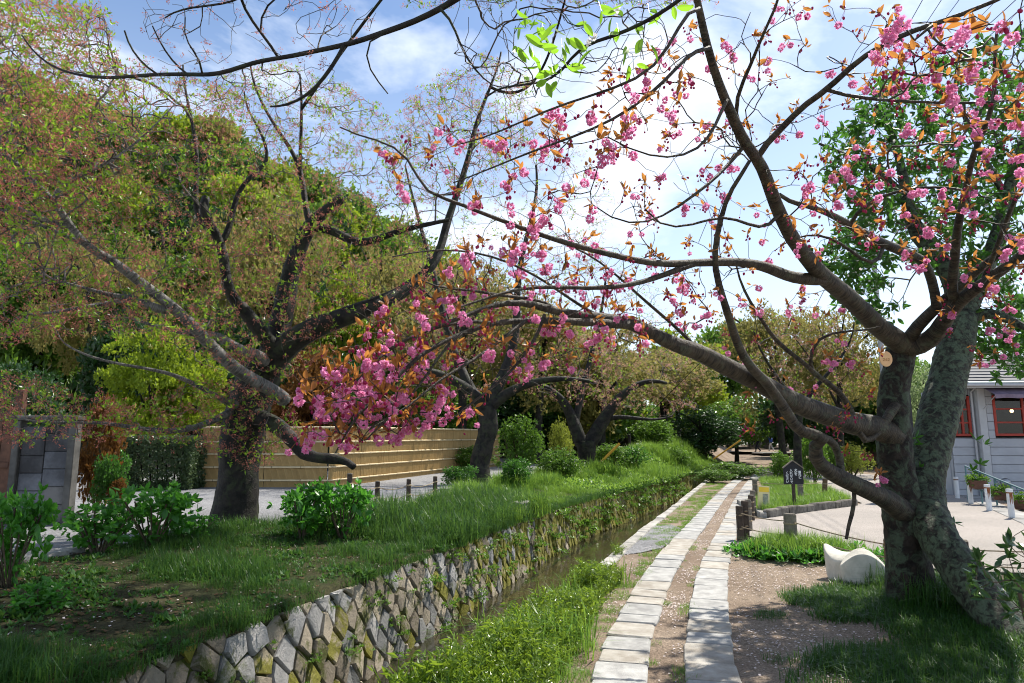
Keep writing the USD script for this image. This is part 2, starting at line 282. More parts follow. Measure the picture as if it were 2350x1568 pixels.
def stone_mat(name, a, b, moss, amt):
    return mat(name, {"g": ("geometry", {}), "oi": ("object_info", {}), "n": ("noise_texture", {"scale": 4.0, "detail": 8.0, "roughness": .68}), "r": ("rgb_ramp", {"ramp": [(0, tuple(np.array(a) * .6)), (.4, a), (.6, b), (1, tuple(np.array(b) * 1.15))]}),
        "ri": ("mix_float", {"fac": .55}), "nm": ("noise_texture", {"scale": 2.6, "detail": 9.0, "roughness": .72, "distortion": .4}), "mr": ("rgb_ramp", {"ramp": [(0, (0, 0, 0)), (.6 - amt * .2, (0, 0, 0)), (.68 - amt * .2, (.9, .9, .9)), (1, (.9, .9, .9))]}),
        "mc": ("rgb_ramp", {"ramp": [(0, tuple(np.array(moss) * .4)), (.5, moss), (1, tuple(np.array(moss) * 1.35))]}), "nf": ("noise_texture", {"scale": 30.0, "detail": 4.0}), "mx": ("mix_color", {"blend_type": "mix"}),
        "b": ("bump", {"strength": .8, "distance": .025}), "nb": ("noise_texture", {"scale": 26.0, "detail": 7.0, "roughness": .7}), "p": ("principled_bsdf", {"roughness": .9, "specular_ior_level": .2})},
        [("g.position", "n.vector"), ("g.position", "nm.vector"), ("g.position", "nf.vector"), ("g.position", "nb.vector"), ("n.fac", "ri.a"), ("oi.random", "ri.b"), ("ri.result", "r.fac"), ("nm.fac", "mr.fac"), ("nf.fac", "mc.fac"), ("mr.color", "mx.fac"), ("r.color", "mx.a"), ("mc.color", "mx.b"), ("mx.result", "p.base_color"), ("nb.fac", "b.height"), ("b.normal", "p.normal")], "p.BSDF")
M_wall1 = stone_mat("wall_stone_warm", (.20, .17, .13), (.33, .285, .22), (.07, .08, .016), .5)
M_wall2 = stone_mat("wall_stone_grey", (.19, .19, .185), (.33, .32, .31), (.06, .075, .018), .4)
M_wall3 = stone_mat("wall_stone_mossy", (.22, .185, .13), (.34, .29, .20), (.16, .155, .015), 1.05)
M_mortar = stone_mat("wall_joint", (.075, .07, .05), (.13, .115, .075), (.08, .10, .014), .9)
M_kerb = plain("kerb_stone", (.42, .40, .36), .85, .2, var=.4, scale=5.0, bump=.5, bscale=30.0)
M_conc = plain("weathered_concrete", (.36, .35, .33), .85, .2, var=.45, scale=2.5, bump=.3, bscale=25.0)

# ---------------------------------------------------------------- ground: one sheet with the canal cut into it
ys = np.r_[np.arange(-14, 0, 2.0), np.arange(0, 50, .4), 51, 54, 58, 63, 70, 80, 95, 120, 160, 230, 420]
cols = []
for off in (-420, -200, -90, -45, -22, -11, -5, -2, -.7): cols.append(lambda y, o=off: (CB(y) + o, None))
for u in (0, .15, .3, .45, .6, .75, .9): cols.append(lambda y, u=u: (CB(y) + (XT(y) - .22 - CB(y)) * u, None))
fade = lambda y: 1 - sm((y - 52) / 12)
cols.append(lambda y: (XT(y) - .22, None)); cols.append(lambda y: (XB(y) - .22, "deep"))
cols.append(lambda y: (XC(y) - .03, "deep"))
cols.append(lambda y: (XC(y), None))
for o in (.3, .8, 1.6, 2.6, 3.6, 4.6, 5.6, 7, 9, 12, 16, 22, 35, 60, 120, 420): cols.append(lambda y, o=o: (XC(y) + o, None))
P = np.zeros((len(ys), len(cols), 3))
for j, c in enumerate(cols):
    x, how = c(ys)[0], c(ys)[1]
    z = H(x, ys) if j > 16 or how is None else H(x, ys)
    if j <= 16: z = H(np.minimum(x, XB(ys) - .01), ys)
    if j >= 19: z = H(np.maximum(x, XB(ys) + .01), ys)
    if how == "deep": z = -1.12 * fade(ys) + H(XC(ys) + .5, ys) * (1 - fade(ys))
    P[:, j] = np.stack([x, ys, z], 1)
near = (np.abs(P[..., 0]) < 30) & (P[..., 1] < 45)
P[..., 2] += np.where(near, (meshkit.fbm(np.dstack([P[..., 0], P[..., 1], 0 * P[..., 0]]) * 1.3, 3, 3) - .5) * .05, 0)
struct("ground", grid(P), M_dirt, smooth=40)
# water and silt
yw = np.arange(-10, 58, .8)
struct("water", grid(np.stack([np.stack([XB(yw) - .1 + (XC(yw) + .05 - XB(yw)) * t, yw, 0 * yw + ZW], 1) for t in np.linspace(0, 1, 5)], 1)), M_water)
def silt_left(y): return np.minimum(XB(y) + 1.12 + .1 * np.sin(np.asarray(y) * 1.9) + .02 * (np.asarray(y) - 6) + np.maximum(0, np.asarray(y) - 9.8) * 1.1, XC(y) - .03)
ysl = np.arange(-4, 12.0, .35); S = []
for t in np.linspace(0, 1, 7):
    xx = silt_left(ysl) + (XC(ysl) - silt_left(ysl)) * t
    S.append(np.stack([xx, ysl, -1.0 + .7 * sm(t) * (.3 + .7 * sm((9.5 - ysl) / 3)) + .03 * np.sin(xx * 9 + ysl * 5)], 1))
struct("silt_bank", grid(np.stack(S, 1)), M_silt, smooth=60)
# the bank's soil, the gravel yard, the road, the patch of gravel by the path
yb = np.r_[np.arange(-8, 50, .5)]
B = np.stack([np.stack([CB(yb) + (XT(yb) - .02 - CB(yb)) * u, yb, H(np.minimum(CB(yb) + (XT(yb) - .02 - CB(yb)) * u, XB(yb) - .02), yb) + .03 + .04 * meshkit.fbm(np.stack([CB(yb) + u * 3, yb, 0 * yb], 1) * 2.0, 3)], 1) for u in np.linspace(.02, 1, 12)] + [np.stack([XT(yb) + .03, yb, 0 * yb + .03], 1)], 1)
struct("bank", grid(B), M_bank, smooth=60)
yg = np.arange(3, 47, 1.0)
G = np.stack([np.stack([CB(yg) - .12 - d, yg, H(CB(yg) - .12 - d, yg) + .034], 1) for d in (20, 14, 10, 7, 5, 3.5, 2, 1, .5, 0)], 1)
struct("gravel_yard", grid(G), M_gravel, smooth=60)
def sheet(name, pts, m, z=.004, step=1.0):
    poly = Polygon([tuple(p[:2]) for p in pts]).buffer(0)
    v, f = trimesh.creation.triangulate_polygon(poly.segmentize(step), engine="earcut")
    v = np.asarray(v); struct(name, TM(np.c_[v, H(v[:, 0], v[:, 1]) * 0 + np.maximum(0, (v[:, 1] - 44) * .026) + z + .03], f), m)
road_poly = [(4.25, 12.6), (4.55, 10.6), (5.1, 9.6), (5.9, 9.1), (7.2, 8.9), (9.2, 8.6), (12.2, 8.0), (17, 6.5), (17, 8.5), (11.75, 15.4), (14.5, 22.2), (19.5, 34), (19.5, 43), (15.6, 43), (13.0, 31), (9.75, 19.4), (9.3, 18.8), (5.9, 15.7), (4.6, 14.6)]
sheet("road", road_poly, M_road)
sheet("gravel_patch", [on(*q) for q in ((1418, 1276), (1455, 1236), (1478, 1208), (1540, 1205), (1568, 1216), (1552, 1238), (1520, 1258), (1470, 1270))], M_gravel, .01 - .03)

# ---------------------------------------------------------------- the path: two strips of stone slabs
yy = np.arange(-3, 46, .05); cxy = np.stack([PC(yy), yy], 1); ss = np.r_[0, np.cumsum(np.linalg.norm(np.diff(cxy, axis=0), axis=1))]
tx = np.gradient(cxy, axis=0); tx /= np.linalg.norm(tx, axis=1, keepdims=True); nrm = np.stack([tx[:, 1], -tx[:, 0]], 1)
Wp = float(np.median((PR(np.arange(5, 20.)) - PL(np.arange(5, 20.))) * .96))
def path_pt(s, o): return np.array([np.interp(s, ss, cxy[:, k]) + np.interp(s, ss, nrm[:, k]) * o for k in (0, 1)])
path = thing("stone_path", "pair of parallel pale stone slab strips running along the canal", "path")
tag(path, None, None, None, "structure"); slabs = []
for o0, o1 in ((-.5, -.127), (.135, .5)):
    s = 1.2 + rng.uniform(0, .3)
    while s < ss[-1] - 3:
        L = rng.choice([.30, .36, .42, .48, .56, .68], p=[.14, .2, .22, .2, .16, .08]) * rng.uniform(.93, 1.07); e = rng.uniform(-.012, .012, 4)
        q = [path_pt(s + .008, o0 * Wp + e[0]), path_pt(s + .008, o1 * Wp + e[1]), path_pt(s + L - .008, o1 * Wp + e[2]), path_pt(s + L - .008, o0 * Wp + e[3])]
        r = rng.uniform(.015, .05)
        poly = Polygon(q).buffer(-r).buffer(r, quad_segs=2)
        if poly.geom_type == "Polygon" and not poly.is_empty:
            c = np.mean(q, 0); poly = poly.segmentize(.2)
            m = slab(poly, -.05, .03 + rng.uniform(-.005, .006) + float(max(0, (c[1] - 44) * .026)), .012)
            m.vertices[:, 2] += (m.vertices[:, 0] - c[0]) * rng.normal(0, .012) + (m.vertices[:, 1] - c[1]) * rng.normal(0, .01)
            part(path, "paving_stone", m, M_slab2 if rng.random() < .36 else M_slab)
        s += L
# ---------------------------------------------------------------- the canal's stone wall
yv = np.arange(-4, 50, .1); bse = np.stack([XB(yv), yv], 1); sw = np.r_[0, np.cumsum(np.linalg.norm(np.diff(bse, axis=0), axis=1))]
def wall_pt(s, h, d=0.0):
    y = np.interp(s, sw, yv); x0 = XB(y); x1 = XT(y); t = h / 1.1
    dy = .05; n = np.stack([np.full_like(y, 2 * dy), -(XB(y + dy) - XB(y - dy))], -1); n /= np.linalg.norm(n, axis=-1, keepdims=True)
    x = x0 + (x1 - x0) * t; z = ZW - .12 + t * (1.0 + .14) * 1.0
    return np.stack([x + n[..., 0] * d, y + n[..., 1] * d, z + d * .25], -1)
wall = thing("retaining_wall", "mossy rubble stone retaining wall along the far side of the canal", "retaining wall")
sg = np.arange(0, sw[-1], .5)
back = np.stack([np.stack([*wall_pt(sg, 0 * sg - .05, -.012).T], 1), np.stack([*wall_pt(sg, 0 * sg + 1.06, -.012).T], 1), np.stack([*(wall_pt(sg, 0 * sg + 1.06, -.3)).T], 1)], 1)
part(wall, "joint_bed", grid(back, True), M_mortar)
rw, rh = .29, .34; pts = []
for i, h in enumerate(np.arange(-.2, 1.5, rh * .56)):
    for s in np.arange(0, sw[-1], rw): pts.append((s + (i % 2) * rw / 2 + rng.normal(0, .035), h + rng.normal(0, .03)))
pts = np.array(pts); vor = Voronoi(np.vstack([pts * [1, .8], [[-50, 0], [90, 0], [20, -60], [20, 60]]]))
frame_p = sbox(.05, -.02, sw[-1] - .2, 1.09); done = []
for k in range(len(pts)):
    reg = vor.regions[vor.point_region[k]]
    if -1 in reg or not reg: continue
    poly = Polygon(vor.vertices[reg] / [1, .8]).intersection(frame_p)
    if poly.is_empty or poly.geom_type != "Polygon" or poly.area < .012: continue
    g = rng.uniform(.003, .011); poly = poly.buffer(-g - .009).buffer(.009, quad_segs=1)
    if poly.is_empty or poly.geom_type != "Polygon" or poly.area < .006: continue
    ring = np.array(poly.simplify(.012).exterior.coords)[:-1]
    if len(ring) > 10: ring = ring[::2]
    c = ring.mean(0); n = len(ring); top = rng.uniform(.012, .05); tl = rng.normal(0, .06, 2)
    lay = [(ring, -.06), (ring + (c - ring) * .02, top * .35), (ring + (c - ring) * .13, top * .9)]
    S2 = np.vstack([l[0] for l in lay] + [c[None]]); D = np.r_[np.full(n, -.06), np.full(n, top * .45) + rng.normal(0, .006, n), np.full(n, top * .95) + rng.normal(0, .009, n), top * 1.1 + rng.normal(0, .006)]
    D = D + np.where(D > 0, ((S2 - c) @ tl), 0)
    v = wall_pt(S2[:, 0], S2[:, 1], D); j = np.arange(n); kk = (j + 1) % n; f = []
    for l in range(2): f += [np.stack([l * n + j, l * n + kk, (l + 1) * n + kk], 1), np.stack([l * n + j, (l + 1) * n + kk, (l + 1) * n + j], 1)]
    f.append(np.stack([2 * n + j, 2 * n + kk, np.full(n, 3 * n)], 1)); f = np.vstack(f)
    tri = v[f[-1]]; nn = np.cross(tri[1] - tri[0], tri[2] - tri[0])
    if nn[0] < 0: f = f[:, ::-1]
    y = float(np.interp(c[0], sw, yv)); px = proj(v.mean(0)[None])[0]
    done.append((y, px, TM(v, f)))
inv = [d for d in done if d[0] > 4.0 and not np.isnan(d[1][0]) and -100 < d[1][0] < 2400 and d[1][1] < 1700]
inv.sort(key=lambda d: d[0]); first = set(id(d) for d in inv[:300]); rest = [d[2] for d in done if id(d) not in first]
for d in inv[:300]:
    far = sm((d[0] - 9) / 6); r = rng.random()
    part(wall, "wall_stone", d[2], M_wall3 if r < .12 + .7 * far else (M_wall2 if rng.random() < .38 else M_wall1), smooth=38)
part(wall, "wall_stones", merge(rest), M_wall3, None, "stuff")
# kerb along the canal's near side
kerb = thing("canal_kerb", "low grey stone kerb edging the canal beside the gravel patch", "kerb"); y = 9.6; i = 0
while y < 34:
    L = rng.uniform(.5, .9); a, b = np.array([XC(y + .01), y + .01]), np.array([XC(y + L - .01), y + L - .01]); n = np.array([b[1] - a[1], -(b[0] - a[0])]) / np.linalg.norm(b - a)
    part(kerb, "kerb_stone", slab(Polygon([a - n * .06, a + n * .12, b + n * .12, b - n * .06]).segmentize(.2), -1.1, .02 + rng.uniform(0, .03), .02), M_kerb); y += L
# edging stones where the yard meets the bank
edge = thing("yard_edging", "row of rough pale edging stones holding the gravel yard above the bank", "kerb"); y = 6.5
while y < 19.5:
    L = rng.uniform(.42, .8); a, b = np.array([CB(y + .01), y + .01]), np.array([CB(y + L - .01), y + L - .01]); n = np.array([b[1] - a[1], -(b[0] - a[0])]) / np.linalg.norm(b - a); e = rng.uniform(-.03, .03, 4)
    part(edge, "edging_stone", slab(Polygon([a - n * (.12 + e[0]), a + n * (.12 + e[1]), b + n * (.12 + e[2]), b - n * (.12 + e[3])]).buffer(-.03).buffer(.03, quad_segs=2).segmentize(.2), .0, ZG(y) + .06 + rng.uniform(0, .05), .03), M_kerb); y += L
# ---------------------------------------------------------------- trees
class Skel:
    """a tree's skeleton: drawn limbs, then branches grown towards targets"""
    def __init__(s, seed): s.P, s.par, s.T, s.R, s.fix, s.chains, s.limbs, s.rng, s.gen = [], [], [], [], [], [], [], np.random.default_rng(seed), []
    def limb(s, pts, step=.12, rough=.10, sides=10, join=None):
        """pts: (x, y, z, radius)"""
        q = spline(pts, step); q[:, 3] = np.maximum(q[:, 3], .004)
        base = len(s.P); par = -1
        if join is not None and s.P: par = int(np.argmin(np.linalg.norm(np.array(s.P) - q[0, :3], axis=1)))
        t = np.gradient(q[:, :3], axis=0); t /= np.linalg.norm(t, axis=1, keepdims=True)
        for i in range(len(q)):
            s.P.append(q[i, :3]); s.par.append(base + i - 1 if i else par); s.T.append(t[i]); s.R.append(q[i, 3]); s.fix.append(True); s.gen.append(0)
        s.limbs.append((q, rough, sides)); return s
    def px(s, pts, **k):
        """limb points as (pixel x, pixel y, distance, width in pixels)"""
        return s.limb([[*at(a, b, Y), wid(w, at(a, b, Y)) / 2] for a, b, Y, w in pts], **k)
    def grow(s, targets, step=.13, curl=.35, droop=0.0, noise=.05, thin=None, ends=None, reach=1e9, first=None):
        rng = s.rng; targets = np.asarray(targets, float)
        d0 = cKDTree(np.array(s.P)).query(targets)[0]; n0 = len(s.P); cap = n0 + len(targets) * 40
        P = np.zeros((cap, 3)); T = np.zeros((cap, 3)); P[:n0] = s.P; T[:n0] = s.T; n = n0
        pen = np.zeros(cap)
        for k in np.argsort(d0):
            t = targets[k]; dv = t - P[:n]; d = np.linalg.norm(dv, axis=1) + 1e-6
            cs = (dv * T[:n]).sum(1) / d
            i = int(np.argmin(d * (1.45 - .45 * cs) + pen[:n]))
            dist = d[i]
            if dist < step * .8 or dist > reach: continue
            di = dv[i] / dist; m = max(2, int(round(dist / step)))
            side = rng.normal(size=3); side -= di * np.dot(side, di); side /= np.linalg.norm(side) + 1e-9
            st = T[i] * .55 + di * .6 + side * .45 * curl; st /= np.linalg.norm(st)
            c1 = P[i] + st * dist * .38; c2 = t - (di + side * rng.normal(0, curl) + np.array([0, 0, -droop])) * dist * .3
            u = np.linspace(0, 1, m + 1)[1:, None]
            q = (1 - u) ** 3 * P[i] + 3 * (1 - u) ** 2 * u * c1 + 3 * (1 - u) * u * u * c2 + u ** 3 * t
            q[:-1] += rng.normal(0, noise * step, (m - 1, 3)) if m > 1 else 0
            full = np.vstack([P[i], q]); tt = np.gradient(full, axis=0)[1:]; tt /= np.linalg.norm(tt, axis=1, keepdims=True) + 1e-9
            P[n:n + m] = q; T[n:n + m] = tt; pen[n:n + m] = .02
            s.chains.append((i, n, n + m))
            for j in range(m):
                s.P.append(q[j]); s.T.append(tt[j]); s.par.append(i if j == 0 else n + j - 1); s.R.append(0); s.fix.append(False); s.gen.append(1)
            n += m
        return s
    def finish(s, tip=.0022, power=.47, keep=.85):
        n = len(s.P); s.P = np.array(s.P); s.T = np.array(s.T); par = np.array(s.par); cnt = np.zeros(n); kids = np.zeros(n, int)
        np.add.at(kids, par[par >= 0], 1)
        cnt[kids == 0] = 1
        for i in range(n - 1, -1, -1):
            if par[i] >= 0: cnt[par[i]] += cnt[i]
        r = np.array(s.R); auto = ~np.array(s.fix); r[auto] = tip * np.maximum(cnt[auto], 1) ** power
        for i in range(n):
            if auto[i] and par[i] >= 0: r[i] = min(r[i], r[par[i]] * (keep if s.fix[par[i]] else 1.0))
        s.r, s.cnt, s.auto = r, cnt, auto; return s
    def tubes(s, big=.02):
        """(limb meshes, larger branches, the twigs as one mesh)"""
        L = [tube(q[:, :3], q[:, 3], sd, True, rg, 5 + i) for i, (q, rg, sd) in enumerate(s.limbs)]
        br, tw = [], []
        for i, a, b in s.chains:
            idx = np.r_[i, np.arange(a, b)]; r = s.r[idx].copy(); r[0] = min(r[0], r[1] * 1.25)
            m = tube(s.P[idx], r, 6 if r[1] > .012 else (4 if r[1] > .005 else 3), True)
            (br if r[1] > big else tw).append((r[1], m))
        br.sort(key=lambda x: -x[0]); extra = br[40:]; br = [m for _, m in br[:40]]
        return L, br, merge([m for _, m in extra] + [m for _, m in tw]) if (extra or tw) else None
def in_poly(poly, n, rng):
    """pixels spread evenly over a polygon"""
    p = Polygon(poly).buffer(0); x0, y0, x1, y1 = p.bounds; out = []
    while len(out) < n:
        c = rng.uniform((x0, y0), (x1, y1), (n * 3, 2)); out += list(c[shapely.contains_xy(p, c)])
    return np.array(out[:n])
def cloud(poly, n, depth, rng, spread=.5):
    """points of a crown: seen in that part of the picture, at depth(px, py) give or take spread"""
    q = in_poly(poly, n, rng); Y = np.array([depth(*c) for c in q]) + rng.uniform(-spread, spread, n)
    return np.array([at(c[0], c[1], y) for c, y in zip(q, Y)])
def tree_parts(path, S, mb, mt=None, big=.02, pale=(), mp=None):
    L, br, tw = S.tubes(big)
    for i, m in enumerate(L): part(path, "trunk" if i == 0 else "limb", m, mp if i in pale else mb, smooth=True)
    for m in br: part(path, "branch", m, mt or mb, smooth=True)
    if tw is not None: part(path, "twigs", tw, mt or mb, None, "stuff", smooth=True)

M_bark1 = bark("bark_old_cherry", (.007, .006, .005), (.026, .022, .018), (.035, .045, .018), .5, 5.0, False, .2)
M_bark1s = bark("bark_silver_limb", (.028, .025, .022), (.20, .185, .165), (.12, .13, .10), .25, 6.0, True, .5)
M_bark2 = bark("bark_pink_cherry", (.012, .009, .006), (.075, .058, .037), (.09, .11, .065), .36, 9.0, True)
M_barkK = bark("bark_dark_trunk", (.006, .004, .003), (.024, .017, .012), (.055, .075, .045), .66, 9.0, False, .2)
M_bark3 = bark("bark_lichen_tree", (.011, .010, .007), (.038, .036, .025), (.075, .10, .06), .85, 17.0, False, .2)
M_twig = bark("bark_twig", (.03, .022, .016), (.085, .065, .05), (.12, .12, .10), .2, 14.0, False)
M_twig1 = bark("bark_twig_grey", (.05, .04, .034), (.16, .13, .11), (.14, .14, .12), .2, 14.0, False)
M_calyx = foliage("spent_blossom", [(.32, .09, .07), (.40, .15, .10), (.46, .25, .17), (.34, .10, .09), (.52, .34, .26)], .5, .6, .2, glow=1.8)
M_calyx2 = foliage("spent_blossom_pale", [(.44, .22, .17), (.50, .30, .23), (.54, .36, .29), (.42, .18, .14)], .45, .6, .2, glow=1.6)
M_young = foliage("young_leaf", [(.14, .25, .015), (.22, .36, .025), (.32, .43, .04), (.17, .30, .02)], .5, .4, .4, glow=2.0)
M_bright = foliage("bright_leaf", [(.16, .34, .015), (.24, .45, .03), (.32, .52, .05)], .55, .38, .4, glow=1.8)
M_copper = foliage("copper_leaf", [(.30, .11, .025), (.45, .19, .035), (.55, .28, .06), (.36, .13, .03), (.42, .25, .06)], .55, .38, .45, glow=1.7)
M_pink = foliage("pink_petal", [(.78, .30, .53), (.86, .45, .66), (.92, .64, .78), (.80, .36, .58), (.90, .56, .73)], .58, .6, .2, tint=(.98, .50, .74))
M_bud = foliage("pink_bud", [(.36, .018, .10), (.50, .04, .17), (.58, .08, .24), (.42, .03, .12)], .3, .45, .3, tint=(.7, .1, .25))
M_white = foliage("white_petal", [(.75, .72, .70), (.82, .80, .78)], .45, .6, .2)
M_deep = foliage("green_leaf", [(.035, .11, .012), (.06, .16, .02), (.10, .24, .03), (.05, .13, .015)], .45, .35, .5, glow=2.2)

def star(n, L, w, rng, up=.6, tip=.35):
    """a spent blossom cluster: stalks that spread, each with a small flared end"""
    V, F = [], []
    for k in range(n):
        a = rng.uniform(0, 2 * np.pi); e = rng.uniform(.2, 1.2); d = np.array([math.cos(a) * math.sin(e), math.sin(a) * math.sin(e), math.cos(e)]); s = np.cross(d, rng.normal(size=3)); s /= np.linalg.norm(s)
        l = L * rng.uniform(.7, 1.1); b = len(V)
        V += [s * w * .15, -s * w * .15, d * l * .72, d * l * .72 + s * w, d * l * 1.05 + s * w * .25, d * l * 1.0 - s * w * .9]; F += [[b, b + 1, b + 2], [b + 2, b + 3, b + 4], [b + 2, b + 4, b + 5]]
    return TM(V, F)
def tuft(n, L, W, rng, spread=1.0, lf=None):
    """a few leaves from one bud"""
    lf = lf or leaf(1.0, W, .06, .1); V = []
    for k in range(n):
        a = 2 * np.pi * k / n + rng.uniform(-.5, .5); e = rng.uniform(.25, 1.15) * spread
        m = xform(lf, s=L * rng.uniform(.7, 1.15)); m = xform(m, rotx=-e); m = xform(m, rotz=a); V.append(m)
    return merge(V)
def dress(S, rng, ok, per, protos, size=(.8, 1.3), upw=.4, jit=.02):
    """scatters small things over the nodes chosen by ok"""
    idx = np.nonzero(ok)[0]; idx = np.repeat(idx, rng.poisson(per, len(idx)))
    if not len(idx): return None
    pos = S.P[idx] + rng.normal(0, jit, (len(idx), 3)); d = rng.normal(size=(len(idx), 3)) + S.T[idx] * .5 + np.array([0, 0, upw]); R = frames(d, rng); s = rng.uniform(*size, len(idx)); k = rng.integers(0, len(protos), len(idx))
    return merge([scatter(p, pos[k == i], R[k == i], s[k == i]) for i, p in enumerate(protos) if (k == i).any()])
r1 = np.random.default_rng(11)
stars = [star(int(r1.integers(4, 6)), .048, .0085, r1) for _ in range(5)]
leafs = [tuft(int(r1.integers(2, 4)), .05, .34, r1, 1.0, TM([[0, 0, 0], [.19, .06, .48], [0, 0, 1], [-.19, .06, .48]], [[0, 1, 2], [0, 2, 3]])) for _ in range(5)]

# ---- the old cherry on the left bank
T1 = thing("cherry_tree", "old spreading cherry with black mossy trunk on the left bank, reddish with spent blossom", "tree")
S = Skel(21); d1 = 11.3
b0 = on(530, 1215, .26)
S.px([(528, 1232, d1, 150), (533, 1205, d1, 112), (541, 1150, d1, 98), (548, 1080, d1, 92), (556, 1010, d1, 92), (570, 940, d1, 96), (592, 870, d1, 92), (612, 825, d1 - .1, 90)], step=.1, rough=.16, sides=18)
S.px([(612, 840, d1 - .1, 76), (650, 800, d1 - .2, 62), (700, 765, d1 - .3, 52), (770, 735, d1 - .4, 44), (850, 705, d1 - .3, 38), (920, 672, d1, 31), (962, 640, d1 + .2, 26), (1000, 595, d1 + .4, 21), (1020, 535, d1 + .6, 18), (1045, 455, d1 + .8, 15), (1075, 360, d1 + 1, 12), (1092, 290, d1 + 1.2, 10), (1125, 200, d1 + 1.5, 6), (1150, 120, d1 + 1.8, 4)], rough=.1, sides=12)
S.px([(615, 830, d1, 60), (640, 760, d1 + .1, 52), (660, 660, d1 + .2, 44), (680, 590, d1 + .3, 38), (705, 530, d1 + .4, 32), (740, 490, d1 + .5, 26), (785, 455, d1 + .6, 22)], rough=.22, sides=12)
S.px([(705, 525, d1 + .4, 22), (760, 530, d1 + .4, 20), (835, 556, d1 + .3, 18), (890, 540, d1 + .3, 14), (950, 522, d1 + .3, 12), (1030, 505, d1 + .3, 8)], rough=.12)
S.px([(712, 520, d1 + .4, 15), (697, 440, d1 + .5, 13), (682, 373, d1 + .6, 11), (640, 302, d1 + .7, 8), (601, 235, d1 + .8, 6), (575, 150, d1 + 1, 4)], rough=.06)
S.px([(688, 400, d1 + .5, 9), (690, 330, d1 + .4, 8), (692, 250, d1 + .3, 6), (688, 170, d1 + .2, 4)], rough=.05)
S.px([(600, 850, d1, 50), (622, 796, d1 - .3, 40), (590, 750, d1 - .5, 34), (560, 712, d1 - .6, 30), (540, 690, d1 - .7, 26), (520, 640, d1 - .8, 24), (505, 560, d1 - .8, 22), (490, 530, d1 - .9, 21), (472, 455, d1 - .9, 19)], rough=.14)
S.px([(505, 560, d1 - .8, 15), (528, 512, d1 - .7, 13), (551, 437, d1 - .6, 11), (585, 398, d1 - .5, 9), (611, 368, d1 - .4, 8), (608, 330, d1 - .4, 7), (586, 282, d1 - .3, 5), (560, 210, d1 - .2, 3)], rough=.05)
S.px([(490, 530, d1 - .9, 14), (450, 470, d1 - .8, 13), (452, 396, d1 - .7, 11), (446, 312, d1 - .6, 8), (430, 230, d1 - .5, 6), (420, 150, d1 - .4, 4)], rough=.06)
S.px([(606, 830, d1 - .4, 28), (591, 815, d1 - .6, 24), (537, 795, d1 - .8, 22), (497, 772, d1 - .9, 19), (470, 768, d1 - 1, 16), (437, 765, d1 - 1.1, 14), (370, 752, d1 - 1.3, 8), (300, 730, d1 - 1.5, 5)], rough=.08)
# the silvery limb that reaches to the upper left, nearer to the viewer
S.px([(652, 918, d1 - .35, 32), (630, 900, d1 - .6, 31), (551, 853, d1 - 1.1, 29), (464, 772, d1 - 1.6, 26), (396, 705, d1 - 2, 24), (322, 648, d1 - 2.3, 22), (255, 598, d1 - 2.6, 20), (201, 564, d1 - 2.9, 18), (161, 517, d1 - 3.1, 16), (118, 458, d1 - 3.3, 14), (70, 410, d1 - 3.5, 12), (27, 366, d1 - 3.7, 12), (-40, 330, d1 - 3.9, 9)], rough=.06, sides=12)
S.px([(392, 712, d1 - 2, 22), (360, 708, d1 - 2.1, 19), (302, 685, d1 - 2.3, 15), (268, 680, d1 - 2.4, 12), (235, 672, d1 - 2.5, 10), (205, 664, d1 - 2.6, 7), (120, 640, d1 - 2.8, 4)], rough=.06)
S.px([(300, 686, d1 - 2.3, 12), (240, 697, d1 - 2.4, 10), (185, 706, d1 - 2.6, 8), (134, 715, d1 - 2.7, 7), (60, 722, d1 - 2.9, 4)], rough=.06)
S.px([(124, 462, d1 - 3.3, 12), (145, 427, d1 - 3.3, 11), (191, 400, d1 - 3.2, 9), (230, 382, d1 - 3.2, 8), (262, 364, d1 - 3.1, 6), (336, 306, d1 - 3, 4), (400, 240, d1 - 2.9, 2.5)], rough=.06)
S.px([(160, 520, d1 - 3.1, 11), (90, 500, d1 - 3.3, 10), (30, 472, d1 - 3.4, 9), (-40, 440, d1 - 3.5, 8)], rough=.06)
S.px([(255, 598, d1 - 2.6, 10), (180, 555, d1 - 2.8, 9), (100, 520, d1 - 3, 8), (20, 490, d1 - 3.2, 7), (-40, 470, d1 - 3.3, 5)], rough=.06)
# low limbs: the mossy broken one and thin drooping ones
S.px([(570, 960, d1, 60), (610, 965, d1 - .3, 40), (660, 1000, d1 - .6, 34), (700, 1040, d1 - .8, 30), (740, 1052, d1 - 1, 24), (780, 1056, d1 - 1.1, 20), (812, 1072, d1 - 1.2, 15)], rough=.28, sides=12)
S.px([(560, 940, d1, 26), (500, 960, d1 - .6, 15), (430, 985, d1 - 1.1, 13), (330, 985, d1 - 1.6, 11), (240, 972, d1 - 2, 8), (130, 970, d1 - 2.3, 5), (40, 960, d1 - 2.5, 3)], rough=.06)
S.px([(560, 930, d1, 22), (480, 900, d1 - .9, 11), (400, 862, d1 - 1.4, 9), (330, 845, d1 - 1.8, 7), (250, 830, d1 - 2.1, 6), (150, 790, d1 - 2.4, 4)], rough=.06)
rg = np.random.default_rng(5)
dep1 = lambda x, y: np.interp(x, (-100, 300, 600, 900, 1200), (7.4, 9.0, 11.0, 11.6, 12.2))
